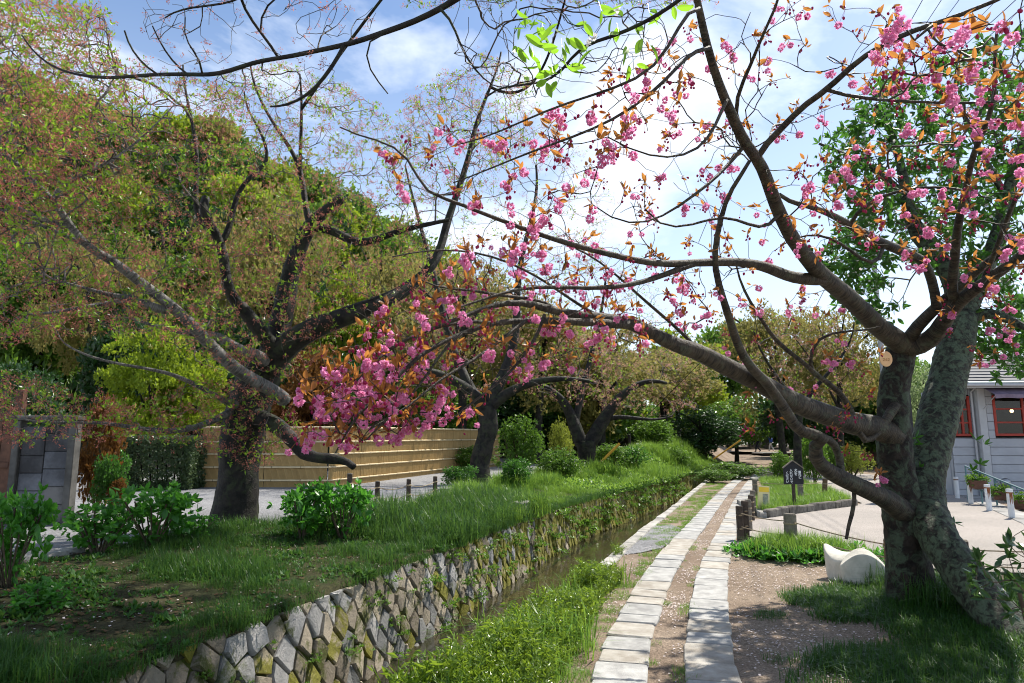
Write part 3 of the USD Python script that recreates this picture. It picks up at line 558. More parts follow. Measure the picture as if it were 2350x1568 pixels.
tg = [cloud([(-60, -30), (180, 0), (260, 120), (420, 170), (560, 210), (700, 330), (820, 420), (960, 470), (1000, 620), (900, 720), (760, 800), (640, 880), (500, 860), (400, 800), (250, 760), (-60, 800)], 3900, dep1, rg, 1.5),
      cloud([(-60, -20), (230, 10), (330, 300), (250, 480), (-60, 560)], 2300, dep1, rg, 1.2),
      cloud([(-60, 840), (120, 880), (300, 930), (480, 870), (640, 900), (700, 980), (640, 1050), (560, 1080), (430, 1020), (280, 1010), (130, 1010), (-60, 1020)], 800, lambda x, y: np.interp(x, (-60, 300, 600), (8.6, 9.5, 10.6)), rg, .7),
      cloud([(430, 210), (600, 130), (760, 180), (900, 260), (1000, 180), (1120, 110), (1230, 190), (1210, 330), (1120, 430), (980, 470), (820, 420), (640, 330)], 1150, lambda x, y: 12.0, rg, 1.2)]
S.limb([[*at(1125, 200, d1 + 1.5), .03], [.2, 12.6, 8.6, .028], [1.0, 11.6, 9.9, .02], [1.6, 10.2, 10.3, .01]], rough=.06); S.limb([[*at(692, 250, d1 + .3), .03], [-2.6, 10.8, 8.8, .026], [-1.2, 9.6, 9.6, .015]], rough=.06)  # limbs rising out of view to carry the shading foliage
tg.append(rg.uniform([-2.0, 7.6, 8.7], [3.4, 12.6, 10.8], (1500, 3))); tg[-1] = tg[-1][(tg[-1][:, 2] - 1.65) / tg[-1][:, 1] > .69]  # crown points out of view, placed to shade the near left bank
S.grow(np.vstack(tg), step=.16, curl=.4, noise=.06).finish(.0026, .46)
tree_parts(T1, S, M_bark1, M_twig1, .022, (9, 10, 11, 12, 13, 14, 15, 17, 18), M_bark1s)
ok = S.auto & (S.cnt <= 3)
part(T1, "spent_blossoms", dress(S, rg, ok, 1.75, stars, (.9, 1.5), jit=.04), M_calyx, None, "stuff")
part(T1, "upper_leaves", dress(S, rg, ok & ((S.P[:, 2] - 1.65) / np.maximum(S.P[:, 1], 1) > .74) & (S.P[:, 0] > -3), 6.0, [tuft(4, .085, .45, r1) for _ in range(3)], (.9, 1.6), jit=.08), M_young, None, "stuff")  # extra leaves, out of view only, placed to darken the near left bank
part(T1, "young_leaves", dress(S, rg, ok, 1.15, leafs, (.8, 1.7), .6, jit=.035), M_young, None, "stuff")

# ---- limb reaching over the picture from a cherry beside the viewer
T0 = thing("cherry_tree", "dark cherry limbs with few fresh green leaves reaching in along the top edge", "tree")
S = Skel(22)
trunk0 = [[2.75, -1.1, -.1, .24], [2.7, -1.05, .8, .19], [2.55, -.9, 1.8, .17], [2.35, -.5, 2.6, .15]]
S.limb(trunk0, rough=.14, sides=14)
e0 = [*at(1052, -5, 3.6), .018]
S.limb([trunk0[-1], [2.1, .4, 3.5, .10], [1.3, 1.7, 4.35, .06], [.35, 2.8, 4.3, .028], e0[:3] + [.019]] + [[*at(a, b, Y), wid(w, at(a, b, Y)) / 2] for a, b, Y, w in ((960, 45, 3.7, 13.5), (880, 75, 3.8, 12.5), (795, 102, 4, 11.5), (735, 115, 4.1, 10.5), (672, 128, 4.2, 10), (571, 148, 4.4, 9.5), (504, 168, 4.5, 10), (437, 171, 4.6, 9), (336, 173, 4.8, 8), (262, 178, 4.9, 7), (202, 175, 5, 6.5), (134, 158, 5.1, 5), (84, 124, 5.2, 4), (50, 81, 5.3, 3))], step=.1, rough=.07)
for q in ([(790, 104, 4, 10), (756, 161, 4, 9), (722, 202, 4, 8), (672, 235, 4.1, 6.5), (621, 245, 4.2, 4)],
          [(640, 134, 4.3, 7), (598, 74, 4.2, 6.5), (568, 30, 4.1, 6.5), (551, -10, 4, 7)], [(464, 168, 4.5, 5), (452, 130, 4.4, 4.5), (433, 100, 4.4, 3.5), (425, 40, 4.3, 3)], [(430, 170, 4.6, 5), (376, 111, 4.6, 4), (350, 60, 4.5, 3)],
          [(363, 172, 4.7, 5), (302, 111, 4.7, 4.5), (286, 71, 4.7, 4)], [(1010, 20, 3.6, 7), (1040, 60, 3.6, 6), (1065, 120, 3.6, 5.5), (1100, 170, 3.6, 4), (1130, 195, 3.7, 3)], [(880, 78, 3.8, 5), (850, 95, 3.8, 4), (842, 130, 3.8, 4), (870, 190, 3.8, 3.5), (890, 215, 3.8, 2.5)],
          [(598, 74, 4.2, 5), (610, 20, 4.2, 4.5), (640, -10, 4.2, 4)], [(551, -5, 4, 5), (500, 10, 4.1, 5), (430, 20, 4.2, 4.5), (380, 40, 4.3, 3)]):
    S.px(q, step=.08, rough=.05, sides=7)
S.limb([trunk0[-1], [2.2, .5, 3.4, .04], [1.75, 1.6, 3.6, .018]] + [[*at(a, b, Y), wid(w, at(a, b, Y)) / 2] for a, b, Y, w in ((1600, -30, 2.6, 9), (1490, 45, 2.9, 9), (1400, 85, 3, 8), (1330, 115, 3.1, 7), (1290, 160, 3.2, 6), (1200, 195, 3.4, 5), (1120, 220, 3.6, 4))], step=.08, rough=.06, sides=8)
rg = np.random.default_rng(6)
tg = [cloud([(300, -20), (860, -20), (880, 60), (700, 120), (560, 140), (420, 160), (330, 130)], 110, lambda x, y: 4.3, rg, .35), cloud([(180, 170), (500, 175), (760, 130), (800, 200), (660, 300), (420, 230)], 60, lambda x, y: 4.6, rg, .3),
      cloud([(1020, 0), (1560, 0), (1540, 120), (1400, 190), (1180, 240), (1060, 160)], 200, lambda x, y: 3.4, rg, .5)]
S.grow(np.vstack(tg), step=.06, curl=.55, noise=.09).finish(.0019, .45)
tree_parts(T0, S, M_bark1, M_twig, .02)
ok = S.auto & (S.cnt <= 2) & (proj(S.P)[:, 0] < 900) & (np.random.default_rng(2).random(len(S.P)) < .45)
part(T0, "spent_blossoms", dress(S, rg, ok, 1.0, [star(6, .034, .005, rg) for _ in range(4)], (.8, 1.2)), M_calyx, None, "stuff")
near_leaf = [leaf(.085, .038, .008, .012, 5), leaf(.095, .04, .01, -.015, 5), leaf(.075, .034, .006, .02, 5)]
ends = [c[2] - 1 for c in S.chains]
hot = np.array([(1230, 45), (1270, 60), (1215, 55), (1250, 75), (1290, 110), (1260, 120), (1300, 85), (1240, 150), (1270, 170), (1255, 185), (1215, 105), (1205, 65), (1380, 25), (1405, 40), (1420, 75), (1440, 115), (1443, 150), (1320, 60), (1350, 105), (1285, 140), (1240, 65), (1300, 150), (1225, 130), (1460, 60), (1490, 30), (1520, 20), (1545, 15), (1475, 90)])
for k, h in enumerate(np.vstack([hot, hot + rg.normal(0, 12, hot.shape), hot[:14] + rg.normal(0, 14, (14, 2))])):
    p = at(h[0], h[1], rg.uniform(2.75, 3.25)); d = np.array([rg.normal(0, .6), rg.normal(0, .5), -abs(rg.normal(.5, .5))])
    part(T0, "leaf", scatter(near_leaf[k % 3], p[None], frames(d[None], rg), np.array([rg.uniform(.75, 1.1)])), M_bright)
part(T0, "leaf_stalks", merge([tube(np.array([at(h[0], h[1], 3.0), at(h[0] + rg.normal(0, 14), h[1] - 22, 3.05)]), .0012, 3) for h in hot]), M_young, None, "stuff")
part(T0, "white_blossoms", merge([scatter(leaf(.022, .018, .004, .006), np.repeat(at(a, b, 2.9)[None], 5, 0), frames(np.array([[math.cos(t), -.5, math.sin(t)] for t in np.arange(5) * 1.2566 + k]), rg), np.ones(5)) for k, (a, b) in enumerate(((1416, 20), (1358, 92), (1350, 100), (1363, 85), (1412, 30)))]), M_white, None, "stuff")
# ---- the pink double cherry on the right
K = thing("pink_cherry_tree", "double pink cherry in bloom with copper young leaves, its long limb arching over the path", "tree")
S = Skel(31); dk = 7.1
S.px([(2096, 1412, dk, 128), (2092, 1370, dk, 106), (2086, 1300, dk, 94), (2078, 1230, dk, 88), (2070, 1160, dk, 82), (2060, 1090, dk, 76), (2052, 1010, dk, 72), (2050, 940, dk, 66), (2056, 870, dk, 62), (2068, 810, dk, 60), (2082, 775, dk, 46)], step=.035, rough=.12, sides=40)
def K_Y(x): return float(np.interp(x, (740, 1000, 1300, 1660, 1900, 2040), (3.7, 4.1, 4.7, 5.6, 6.6, 7.05)))
def KL(pts, dy=0.0, **k): S.px([(x, y, K_Y(x) + dy, w) for x, y, w in pts], **k)
# a: the great low limb and the fan of its ends
KL([(2058, 1008, 56), (2031, 990, 54), (1960, 972, 52), (1896, 952, 49), (1812, 918, 46), (1749, 882, 44), (1661, 839, 42), (1594, 806, 38), (1553, 792, 35), (1469, 752, 30), (1402, 733, 25), (1284, 716, 20), (1200, 696, 15), (1140, 700, 12), (1083, 719, 10), (999, 752, 8), (941, 775, 6), (880, 810, 4)], rough=.07, sides=14)
KL([(1440, 745, 22), (1400, 743, 20), (1284, 737, 16), (1183, 737, 14), (1116, 747, 12), (1049, 771, 11), (982, 805, 10), (931, 846, 9), (881, 897, 8), (845, 930, 7), (814, 962, 6), (790, 1004, 5), (770, 1040, 3)], -.1, rough=.07)
KL([(1210, 735, 9), (1150, 780, 8), (1080, 830, 7), (1000, 880, 6), (940, 930, 5), (880, 965, 4), (850, 985, 3)], -.2, rough=.05)
KL([(1250, 722, 8), (1217, 796, 7), (1150, 873, 6), (1083, 925, 5), (1040, 960, 3)], -.15, rough=.05); KL([(1280, 712, 9), (1234, 690, 8), (1150, 678, 7), (1083, 667, 6), (1022, 661, 5), (960, 640, 3)], .15, rough=.05)
KL([(1130, 742, 8), (1060, 740, 7), (980, 760, 6), (900, 800, 5), (840, 850, 4), (800, 900, 3)], .1, rough=.05); KL([(1060, 765, 7), (1000, 830, 6), (950, 900, 5), (890, 960, 4), (840, 1010, 3)], -.25, rough=.05)
KL([(1400, 735, 8), (1330, 700, 7), (1240, 640, 6), (1130, 590, 5), (1000, 575, 4), (900, 590, 3)], .2, rough=.05); KL([(1620, 825, 9), (1560, 760, 8), (1480, 690, 7), (1400, 620, 5), (1320, 570, 4)], .3, rough=.05)
# b: the leader that leans left to the top edge
def KB(x): return float(np.interp(x, (1590, 1740, 1900, 2080), (3.5, 4.6, 6.0, 7.05)))
KBp = [(2085, 806, 50), (2071, 792, 48), (2024, 757, 45), (1963, 698, 42), (1913, 655, 40), (1880, 625, 38), (1846, 584, 35), (1802, 517, 31), (1770, 440, 29), (1749, 386, 27), (1712, 330, 25), (1678, 262, 23), (1644, 175, 20), (1618, 84, 18), (1600, 0, 16), (1590, -40, 15)]
S.px([(x, y, KB(x), w) for x, y, w in KBp], rough=.07, sides=14)
def KBL(pts, dy=0.0, **k): S.px([(x, y, KB(x) + dy if not isinstance(dy, tuple) else np.interp(x, (pts[-1][0], pts[0][0]) if pts[-1][0] < pts[0][0] else (pts[0][0], pts[-1][0]), dy), w) for x, y, w in pts], **k)
S.px([(x, y, Y, w) for x, y, Y, w in ((1890, 640, 5.9, 30), (1850, 640, 5.8, 28), (1812, 634, 5.7, 26), (1762, 615, 5.5, 24), (1705, 603, 5.3, 21), (1640, 602, 5.1, 19), (1560, 605, 4.9, 17), (1486, 602, 4.7, 15), (1385, 580, 4.5, 13), (1284, 553, 4.3, 12), (1183, 518, 4.2, 10), (1099, 486, 4.1, 9), (1032, 460, 4.0, 8), (982, 438, 4.0, 7), (948, 386, 4.0, 6), (915, 346, 4.0, 5), (864, 322, 4.0, 4), (780, 292, 4.0, 3))], rough=.06, sides=12)
S.px([(1600, 604, 5, 14), (1567, 615, 4.9, 14), (1469, 648, 4.7, 12), (1351, 661, 4.5, 10), (1217, 661, 4.3, 8), (1100, 690, 4.1, 6), (1010, 720, 4, 4)], rough=.06)
S.px([(1735, 366, 4.55, 15), (1760, 330, 4.5, 15), (1796, 292, 4.4, 15), (1846, 243, 4.2, 14), (1896, 206, 4.0, 14), (1957, 151, 3.8, 13), (2014, 111, 3.6, 12), (2081, 77, 3.4, 12), (2148, 54, 3.2, 11), (2215, 30, 3.1, 10), (2293, -2, 3.0, 9), (2340, -25, 2.9, 8)], rough=.06)
S.px([(1896, 206, 4.0, 9), (1930, 216, 3.95, 8), (1990, 226, 3.9, 8), (2064, 232, 3.8, 7), (2158, 236, 3.7, 6), (2240, 236, 3.6, 5), (2340, 228, 3.5, 4)], rough=.05)
S.px([(1700, 300, 4.35, 10), (1690, 240, 4.2, 9), (1722, 150, 3.9, 8), (1748, 87, 3.7, 7), (1782, 10, 3.5, 6), (1795, -30, 3.4, 5)], rough=.05)
S.px([(1668, 230, 4.0, 9), (1640, 290, 3.9, 7), (1600, 340, 3.8, 6), (1540, 360, 3.7, 5), (1470, 350, 3.6, 4), (1395, 315, 3.6, 3)], rough=.05)
S.px([(1628, 110, 3.7, 10), (1580, 130, 3.6, 9), (1520, 190, 3.5, 8), (1460, 240, 3.5, 7), (1350, 300, 3.5, 6), (1230, 345, 3.6, 5), (1130, 385, 3.7, 4), (1040, 420, 3.8, 3)], rough=.05)
S.px([(1605, 20, 3.5, 9), (1560, 60, 3.4, 8), (1500, 150, 3.4, 7), (1400, 205, 3.4, 6), (1280, 245, 3.5, 5), (1150, 300, 3.6, 4), (1060, 330, 3.7, 3)], rough=.05)
S.px([(1790, 490, 5.0, 9), (1740, 520, 4.9, 8), (1660, 500, 4.7, 6), (1560, 520, 4.6, 5), (1480, 480, 4.5, 4)], rough=.05)
S.px([(1712, 330, 4.4, 10), (1650, 400, 4.3, 8), (1590, 450, 4.2, 7), (1530, 490, 4.2, 5), (1440, 510, 4.1, 4), (1360, 470, 4.1, 3)], rough=.05)
# c: the limb from low on the trunk that climbs across the others
S.px([(2080, 1180, 7.0, 54), (2022, 1140, 6.8, 44), (1975, 1118, 6.6, 40), (1930, 1097, 6.5, 38), (1885, 1068, 6.4, 34), (1870, 1035, 6.3, 30), (1878, 1012, 6.25, 26), (1888, 1006, 6.2, 26), (1849, 994, 6.1, 26), (1812, 958, 6.0, 25), (1785, 915, 5.9, 24), (1762, 883, 5.8, 23), (1730, 850, 5.6, 21), (1705, 815, 5.5, 20), (1678, 745, 5.3, 18), (1655, 671, 5.1, 16), (1641, 601, 5, 14), (1651, 517, 4.9, 12), (1672, 450, 4.8, 10), (1695, 410, 4.7, 9), (1720, 370, 4.7, 8)], rough=.1, sides=12)
S.px([(1906, 1085, 6.45, 22), (1930, 1080, 6.5, 19), (1925, 1045, 6.5, 17), (1912, 1018, 6.4, 18), (1890, 1004, 6.25, 18)], rough=.08)
S.px([(2055, 930, 7.0, 26), (2020, 985, 6.9, 18), (1985, 1010, 6.8, 14), (1960, 960, 6.7, 13), (1925, 900, 6.6, 13), (1880, 865, 6.5, 12), (1840, 830, 6.4, 11), (1790, 790, 6.3, 10), (1745, 730, 6.2, 8), (1710, 670, 6.1, 6), (1690, 610, 6, 4)], rough=.07)
S.px([(1870, 860, 6.5, 9), (1860, 820, 6.4, 8), (1880, 780, 6.3, 7), (1950, 760, 6.2, 5), (2020, 750, 6.1, 3)], rough=.05)
S.px([(1960, 1120, 6.6, 9), (1955, 1180, 6.6, 9), (1946, 1215, 6.6, 8), (1942, 1238, 6.6, 7)], rough=.15)
# d: limbs to the upper right
S.px([(2080, 800, 7, 44), (2125, 785, 6.9, 42), (2165, 740, 6.6, 36), (2200, 695, 6.3, 30), (2250, 655, 6.0, 26), (2310, 612, 5.6, 23), (2360, 575, 5.3, 20)], rough=.09, sides=12)
S.px([(2080, 790, 7, 30), (2110, 745, 6.8, 28), (2150, 705, 6.6, 25), (2205, 655, 6.3, 21), (2270, 600, 6, 18), (2360, 545, 5.6, 14)], rough=.08)
S.px([(2190, 690, 6.3, 22), (2186, 640, 6.1, 21), (2192, 580, 5.9, 20), (2199, 517, 5.6, 18), (2215, 440, 5.3, 15), (2240, 340, 4.9, 13), (2272, 260, 4.6, 11), (2282, 200, 4.4, 9), (2284, 120, 4.2, 7), (2290, 50, 4.1, 5)], rough=.08)
S.px([(2120, 600, 6.2, 20), (2080, 580, 6.2, 22), (2031, 561, 6.1, 22), (1985, 538, 6.0, 20), (1947, 515, 5.9, 18), (1896, 488, 5.7, 14), (1860, 475, 5.6, 12), (1822, 465, 5.5, 11), (1789, 447, 5.4, 9)], rough=.07)
S.px([(2150, 705, 6.5, 22), (2140, 650, 6.4, 21), (2120, 603, 6.2, 20)], rough=.06)
S.px([(2250, 655, 6, 12), (2290, 560, 5.6, 11), (2320, 480, 5.2, 10), (2350, 420, 4.9, 9)], rough=.06)
S.px([(1950, 518, 5.9, 9), (1990, 470, 5.7, 8), (2060, 440, 5.5, 7), (2150, 430, 5.3, 6), (2250, 450, 5, 4)], rough=.05)
S.px([(2030, 560, 6.1, 10), (1990, 600, 6.0, 8), (1930, 560, 5.9, 7), (1870, 540, 5.8, 5), (1800, 560, 5.7, 3)], rough=.05)
rg = np.random.default_rng(32)
zK = [([(640, 870), (760, 800), (880, 690), (1000, 590), (1200, 510), (1450, 560), (1640, 620), (1640, 740), (1450, 800), (1300, 840), (1120, 900), (1080, 960), (960, 980), (850, 1010), (690, 1010), (690, 940)], 430, lambda x, y: K_Y(x), .55),
      ([(680, 880), (820, 800), (960, 800), (1010, 900), (960, 990), (840, 1015), (700, 1015)], 150, lambda x, y: K_Y(x), .35),
      ([(860, 300), (1200, 250), (1400, 330), (1480, 480), (1200, 500), (1000, 460), (880, 400)], 55, lambda x, y: 4.0, .3), ([(1180, 290), (1400, 150), (1560, 60), (1580, 200), (1400, 400), (1250, 350)], 50, lambda x, y: 3.6, .3),
      ([(1400, 320), (1560, 60), (1830, -10), (2060, 0), (2060, 120), (1940, 260), (2000, 420), (1900, 580), (1800, 620), (1640, 700), (1430, 560)], 230, lambda x, y: 4.6 + (y - 100) / 600, .7),
      ([(2000, 60), (2360, 20), (2360, 740), (2150, 640), (1980, 560), (1900, 470), (1960, 300)], 240, lambda x, y: np.interp(y, (50, 300, 700), (3.1, 3.9, 5.6)), .8),
      ([(1640, 700), (1800, 640), (1980, 700), (2040, 800), (2010, 960), (1900, 1000), (1760, 960), (1680, 860)], 65, lambda x, y: 6.2, .4), ([(1900, 960), (2030, 1030), (2020, 1110), (1950, 1090)], 10, lambda x, y: 6.5, .2), ([(1700, 930), (1760, 900), (1780, 1000), (1720, 1000)], 5, lambda x, y: 6, .2), ([(2100, 700), (2350, 640), (2350, 800), (2200, 860)], 26, lambda x, y: 6.2, .4)]
tg = np.vstack([cloud(a, n, d, rg, sp) for a, n, d, sp in zK])
S.grow(tg, step=.07, curl=.5, droop=.35, noise=.07).finish(.0024, .46)
tree_parts(K, S, M_bark2, M_bark2, .014, (0,), M_barkK)
# blossoms: ruffled balls of petals; buds on stalks; whorls of copper leaves
def pompon(rng, R=.026, n=46):
    V = []
    g = leaf(1.0, 1.05, .22, .28)
    d = rng.normal(size=(n, 3)) * [1, 1, .85]; d /= np.linalg.norm(d, axis=1, keepdims=True)
    Rm = frames(d + rng.normal(0, .28, (n, 3)), rng)
    return scatter(g, d * R * .42, Rm, R * rng.uniform(.58, .8, n))
rp = np.random.default_rng(33); pomp = [pompon(rp) for _ in range(6)]
budm = lathe([(0, -.006), (.0045, -.004), (.0062, .001), (.0045, .007), (0, .011)], 5)
kl = [leaf(.072, .030, .006, .012, 4), leaf(.082, .032, .007, -.012, 4), leaf(.064, .03, .005, .02, 4)]
tips = np.array([c[2] - 1 for c in S.chains]); pp_ = proj(S.P[tips]); near_first = tips[np.argsort(pp_[:, 2])]
fl, lv, bd, st = [], [], [], []
for i in near_first:
    p, t = S.P[i], S.T[i]; px = proj(p[None])[0]; r = rp.random(); lower = px[0] < 1700
    side = p + rp.normal(0, .01, 3)
    if rp.random() < (.36 if lower else .34) : continue
    for _ in range(int(rp.integers(2, 6))):
        d = t * .5 + np.array([0, 0, .35]) + rp.normal(0, .75, 3); lv.append((px[2], p + rp.normal(0, .008, 3), d, rp.uniform(.55, 1.0), int(rp.integers(3))))
    if r < (.56 if lower else .42):
        n = int(rp.choice([1, 2, 3, 4], p=[.34, .36, .2, .1])); c = p + np.array([0, 0, -.055]) + rp.normal(0, .018, 3)
        for _ in range(n):
            q = c + rp.normal(0, .024, 3); fl.append((px[2], q, rp.uniform(.68, 1.2), int(rp.integers(6)))); st.append((p, q))
    if r > .35:
        for _ in range(int(rp.integers(2, 7))):
            q = p + np.array([0, 0, -.035]) + rp.normal(0, .026, 3); bd.append((q, rp.uniform(.9, 1.7))); st.append((p, q))
mid = np.nonzero(S.auto & (S.cnt <= 3) & (rp.random(len(S.P)) < .03))[0]
for i in mid:
    for _ in range(3): lv.append((proj(S.P[i][None])[0][2], S.P[i], S.T[i] * .4 + np.array([0, 0, .4]) + rp.normal(0, .7, 3), rp.uniform(.5, .95), int(rp.integers(3))))
def onview(p): q = proj(p[None])[0]; return 0 < q[0] < 2350 and 0 < q[1] < 1568
fl.sort(key=lambda a: (not onview(a[1]), a[0] / a[2])); lv.sort(key=lambda a: (not onview(a[1]), a[0] / a[3]))
def one_f(a): return scatter(pomp[a[3]], a[1][None], rand_rot(1, rp), np.array([a[2]]))
def one_l(a): return scatter(kl[a[4]], a[1][None], frames(a[2][None], rp), np.array([a[3]]))
for a in fl[:300]: part(K, "blossom", one_f(a), M_pink)
for a in lv[:300]: part(K, "leaf", one_l(a), M_copper)
if len(fl) > 300: part(K, "blossoms", merge([one_f(a) for a in fl[300:]]), M_pink, None, "stuff")
part(K, "leaves", merge([one_l(a) for a in lv[300:]]), M_copper, None, "stuff")
bq = np.array([b[0] for b in bd]); part(K, "flower_buds", scatter(budm, bq, frames(rp.normal(size=bq.shape) * .5 + [0, 0, -1], rp), np.array([b[1] for b in bd])), M_bud, None, "stuff")
part(K, "flower_stalks", merge([tube(np.array([a, (a + b) / 2 + [0, 0, .004], b]), .0011, 3) for a, b in st]), M_copper, None, "stuff")
# the numbered wooden tag on the trunk
tg_p = at(2033, 824, 6.62); rr = wid(30, tg_p) / 2
disc = trimesh.creation.cylinder(rr, .012, sections=28); disc.apply_scale([.95, 1.18, 1]); disc.apply_transform(trimesh.transformations.rotation_matrix(math.pi / 2, [1, 0, 0])); disc.apply_translation(tg_p)
M_tag = plain("tag_wood", (.80, .50, .25), .6, .3, var=.12, scale=12.0)
TG = thing("tree_tag", "round orange wooden number tag hung on the pink cherry's trunk", "tag"); part(TG, "disc", TM(disc.vertices, disc.faces), M_tag)
M_ink = plain("tag_ink", (.42, .22, .08), .8, .1); tx_ = meshkit.text_mesh("242", rr * .42, .003); b_ = tx_.bounds.mean(0); tx_.apply_translation(-b_); tx_.apply_transform(trimesh.transformations.rotation_matrix(math.pi / 2, [1, 0, 0])); tx_.apply_translation(tg_p + [0, -.0075, -rr * .1]); part(TG, "number", TM(tx_.vertices, tx_.faces), M_ink)
part(TG, "wire", tube(np.array([tg_p + [-.005, -.007, rr * .95], tg_p + [.02, .0, rr * 1.5], tg_p + [.07, .2, rr * 2.2]]), .002, 4), M_bark1)

# ---- the lichen covered tree beside it, green leaves and late white blossom
T2 = thing("white_cherry_tree", "leaning lichen covered tree trunk beside the pink cherry, carrying green leaves and late white blossom", "tree")
S = Skel(41)
S.px([(2420, 1610, 5.6, 140), (2370, 1545, 5.75, 116), (2330, 1480, 5.9, 100), (2265, 1385, 6.2, 90), (2200, 1300, 6.5, 86), (2150, 1225, 6.8, 86), (2124, 1160, 7.1, 84), (2124, 1090, 7.3, 82), (2140, 1010, 7.5, 84), (2160, 930, 7.7, 80), (2180, 850, 7.9, 76), (2196, 780, 8.0, 72), (2206, 730, 8.1, 64)], step=.035, rough=.11, sides=44)
S.px([(2204, 740, 8.1, 56), (2190, 660, 8.2, 44), (2160, 600, 8.3, 40), (2110, 540, 8.4, 36), (2080, 450, 8.5, 26), (2060, 350, 8.6, 17), (2010, 240, 8.8, 9)], rough=.1); S.px([(2210, 730, 8.1, 50), (2250, 640, 8.2, 40), (2290, 540, 8.3, 34), (2320, 420, 8.3, 28), (2360, 300, 8.3, 20), (2400, 200, 8.3, 12)], rough=.1)
S.px([(2212, 745, 8.1, 36), (2265, 720, 8.0, 26), (2330, 740, 7.8, 18), (2400, 780, 7.6, 10)], rough=.1); S.px([(2090, 470, 8.5, 18), (2020, 400, 8.6, 14), (1950, 360, 8.8, 10), (1880, 330, 9, 6)], rough=.08); S.px([(2310, 450, 8.3, 16), (2240, 330, 8.4, 11), (2200, 230, 8.5, 7)], rough=.08)
rg = np.random.default_rng(42); dT = lambda x, y: 8.6
zT = [([(1880, 330), (2000, 200), (2180, 130), (2360, 60), (2370, 400), (2250, 480), (2050, 460), (1900, 430)], 420, 1.0), ([(1960, 430), (2200, 470), (2360, 420), (2370, 720), (2230, 640), (2060, 600), (1980, 640), (1900, 600)], 300, .9), ([(1830, 580), (2000, 560), (2080, 700), (2020, 760), (1900, 700)], 90, .5), ([(2230, 700), (2360, 680), (2370, 850), (2270, 860), (2210, 800)], 120, .6)]
S.limb([[*at(2320, 430, 8.3), .05], [6.9, 8.2, 6.6, .045], [6.6, 7.8, 8.0, .03], [6.0, 7.5, 9.3, .012]], rough=.08)  # limb rising out of view, bearing foliage that shades the ground below
hi = np.vstack([rg.uniform([5.6, 4.6, 7.0], [9.6, 8.2, 8.6], (300, 3)), rg.uniform([8.8, 7, 7.2], [11, 10, 8.8], (140, 3))]); hi = hi[(hi[:, 2] - 1.65) / hi[:, 1] > .72]  # unseen upper crown, placed to shade the near path and right grass
S.grow(np.vstack([cloud(a, n, dT, rg, sp) for a, n, sp in zT] + [hi]), step=.12, curl=.5, droop=.2, noise=.06).finish(.0024, .46)
tree_parts(T2, S, M_bark3, M_twig1, .02)
ok = S.auto & (S.cnt <= 2)
ln_ = np.nonzero(ok)[0]; ln_ = ln_[[0 < q[0] < 2350 and 0 < q[1] < 900 for q in proj(S.P[ln_])]]; ln_ = ln_[np.argsort(proj(S.P[ln_])[:, 2])][:300]; bl = leaf(.095, .042, .006, .012, 4)
for i in ln_: d_ = rg.normal(size=3) + [0, 0, -.1]; part(T2, "leaf", scatter(bl, (S.P[i] + rg.normal(0, .03, 3))[None], frames(d_[None], rg), np.array([rg.uniform(.8, 1.2)])), M_deep)
part(T2, "leaves", dress(S, rg, ok, 2.3, [tuft(4, .085, .42, rg, lf=leaf(1, .42, .06, .12, 3)) for _ in range(5)], (.8, 1.35), .1, jit=.05), M_deep, None, "stuff")
fl5 = merge([xform(leaf(.02, .02, .004, .006), rotx=-1.0, rotz=k * 1.2566) for k in range(5)])
part(T2, "white_blossoms", dress(S, rg, ok & (np.random.default_rng(1).random(len(S.P)) < .5), 2.2, [fl5], (.7, 1.1), -.6, jit=.07), M_white, None, "stuff")
# leaf sprays sprouting from the trunk
for k, (px_, py_, Y) in enumerate(((2102, 1005, 7.3), (2098, 1020, 7.3), (2110, 1075, 7.2), (2108, 1095, 7.2), (2240, 1010, 7.2), (2260, 1020, 7.1), (2190, 1200, 6.8), (2178, 1215, 6.7), (2240, 1100, 7.0), (2232, 1080, 7.0), (2250, 1065, 7))):
    p = at(px_, py_, Y); part(T2, "leaf_spray", xform(tuft(4, .10, .36, rg, lf=leaf(1, .36, .05, .2, 3)), rotx=rg.uniform(-.6, .6), roty=rg.uniform(.4, 1.6), loc=p), M_deep)
# ---------------------------------------------------------------- leaf masses for bushes and farther trees
M_ev = foliage("evergreen_leaf", [(.018, .055, .010), (.035, .09, .016), (.055, .13, .02), (.025, .07, .012)], .25, .35, .5, glow=2.0)
M_mid = foliage("mid_green_leaf", [(.07, .15, .015), (.11, .21, .02), (.17, .27, .03), (.08, .17, .015)], .4, .4, .4, glow=2.0)
M_yel = foliage("yellow_green_leaf", [(.17, .24, .012), (.26, .34, .02), (.36, .42, .04), (.14, .20, .012)], .5, .45, .3, glow=1.7)
M_rust = foliage("rusty_leaf", [(.14, .06, .015), (.22, .10, .02), (.28, .15, .03), (.10, .05, .012)], .35, .55, .2, glow=1.6)
M_haze = foliage("budding_leaf", [(.20, .19, .05), (.28, .22, .08), (.18, .23, .035), (.32, .19, .11), (.14, .16, .035)], .45, .5, .2, glow=1.8)
M_pale = foliage("pale_leaf", [(.20, .28, .10), (.32, .38, .20), (.45, .47, .36), (.16, .24, .07)], .45, .5, .3, glow=1.5)
M_hyd = foliage("hydrangea_leaf", [(.045, .17, .015), (.08, .25, .025), (.12, .32, .035), (.06, .2, .02)], .45, .35, .5, glow=2.0)
M_willow = foliage("water_plant_leaf", [(.11, .19, .012), (.18, .27, .02), (.25, .34, .03), (.34, .38, .05), (.13, .22, .015)], .45, .30, .6, glow=1.8)
M_grass = foliage("grass_blade", [(.022, .085, .010), (.042, .135, .014), (.07, .18, .02), (.13, .17, .04), (.17, .145, .06), (.035, .11, .012)], .45, .4, .4, glow=2.0)
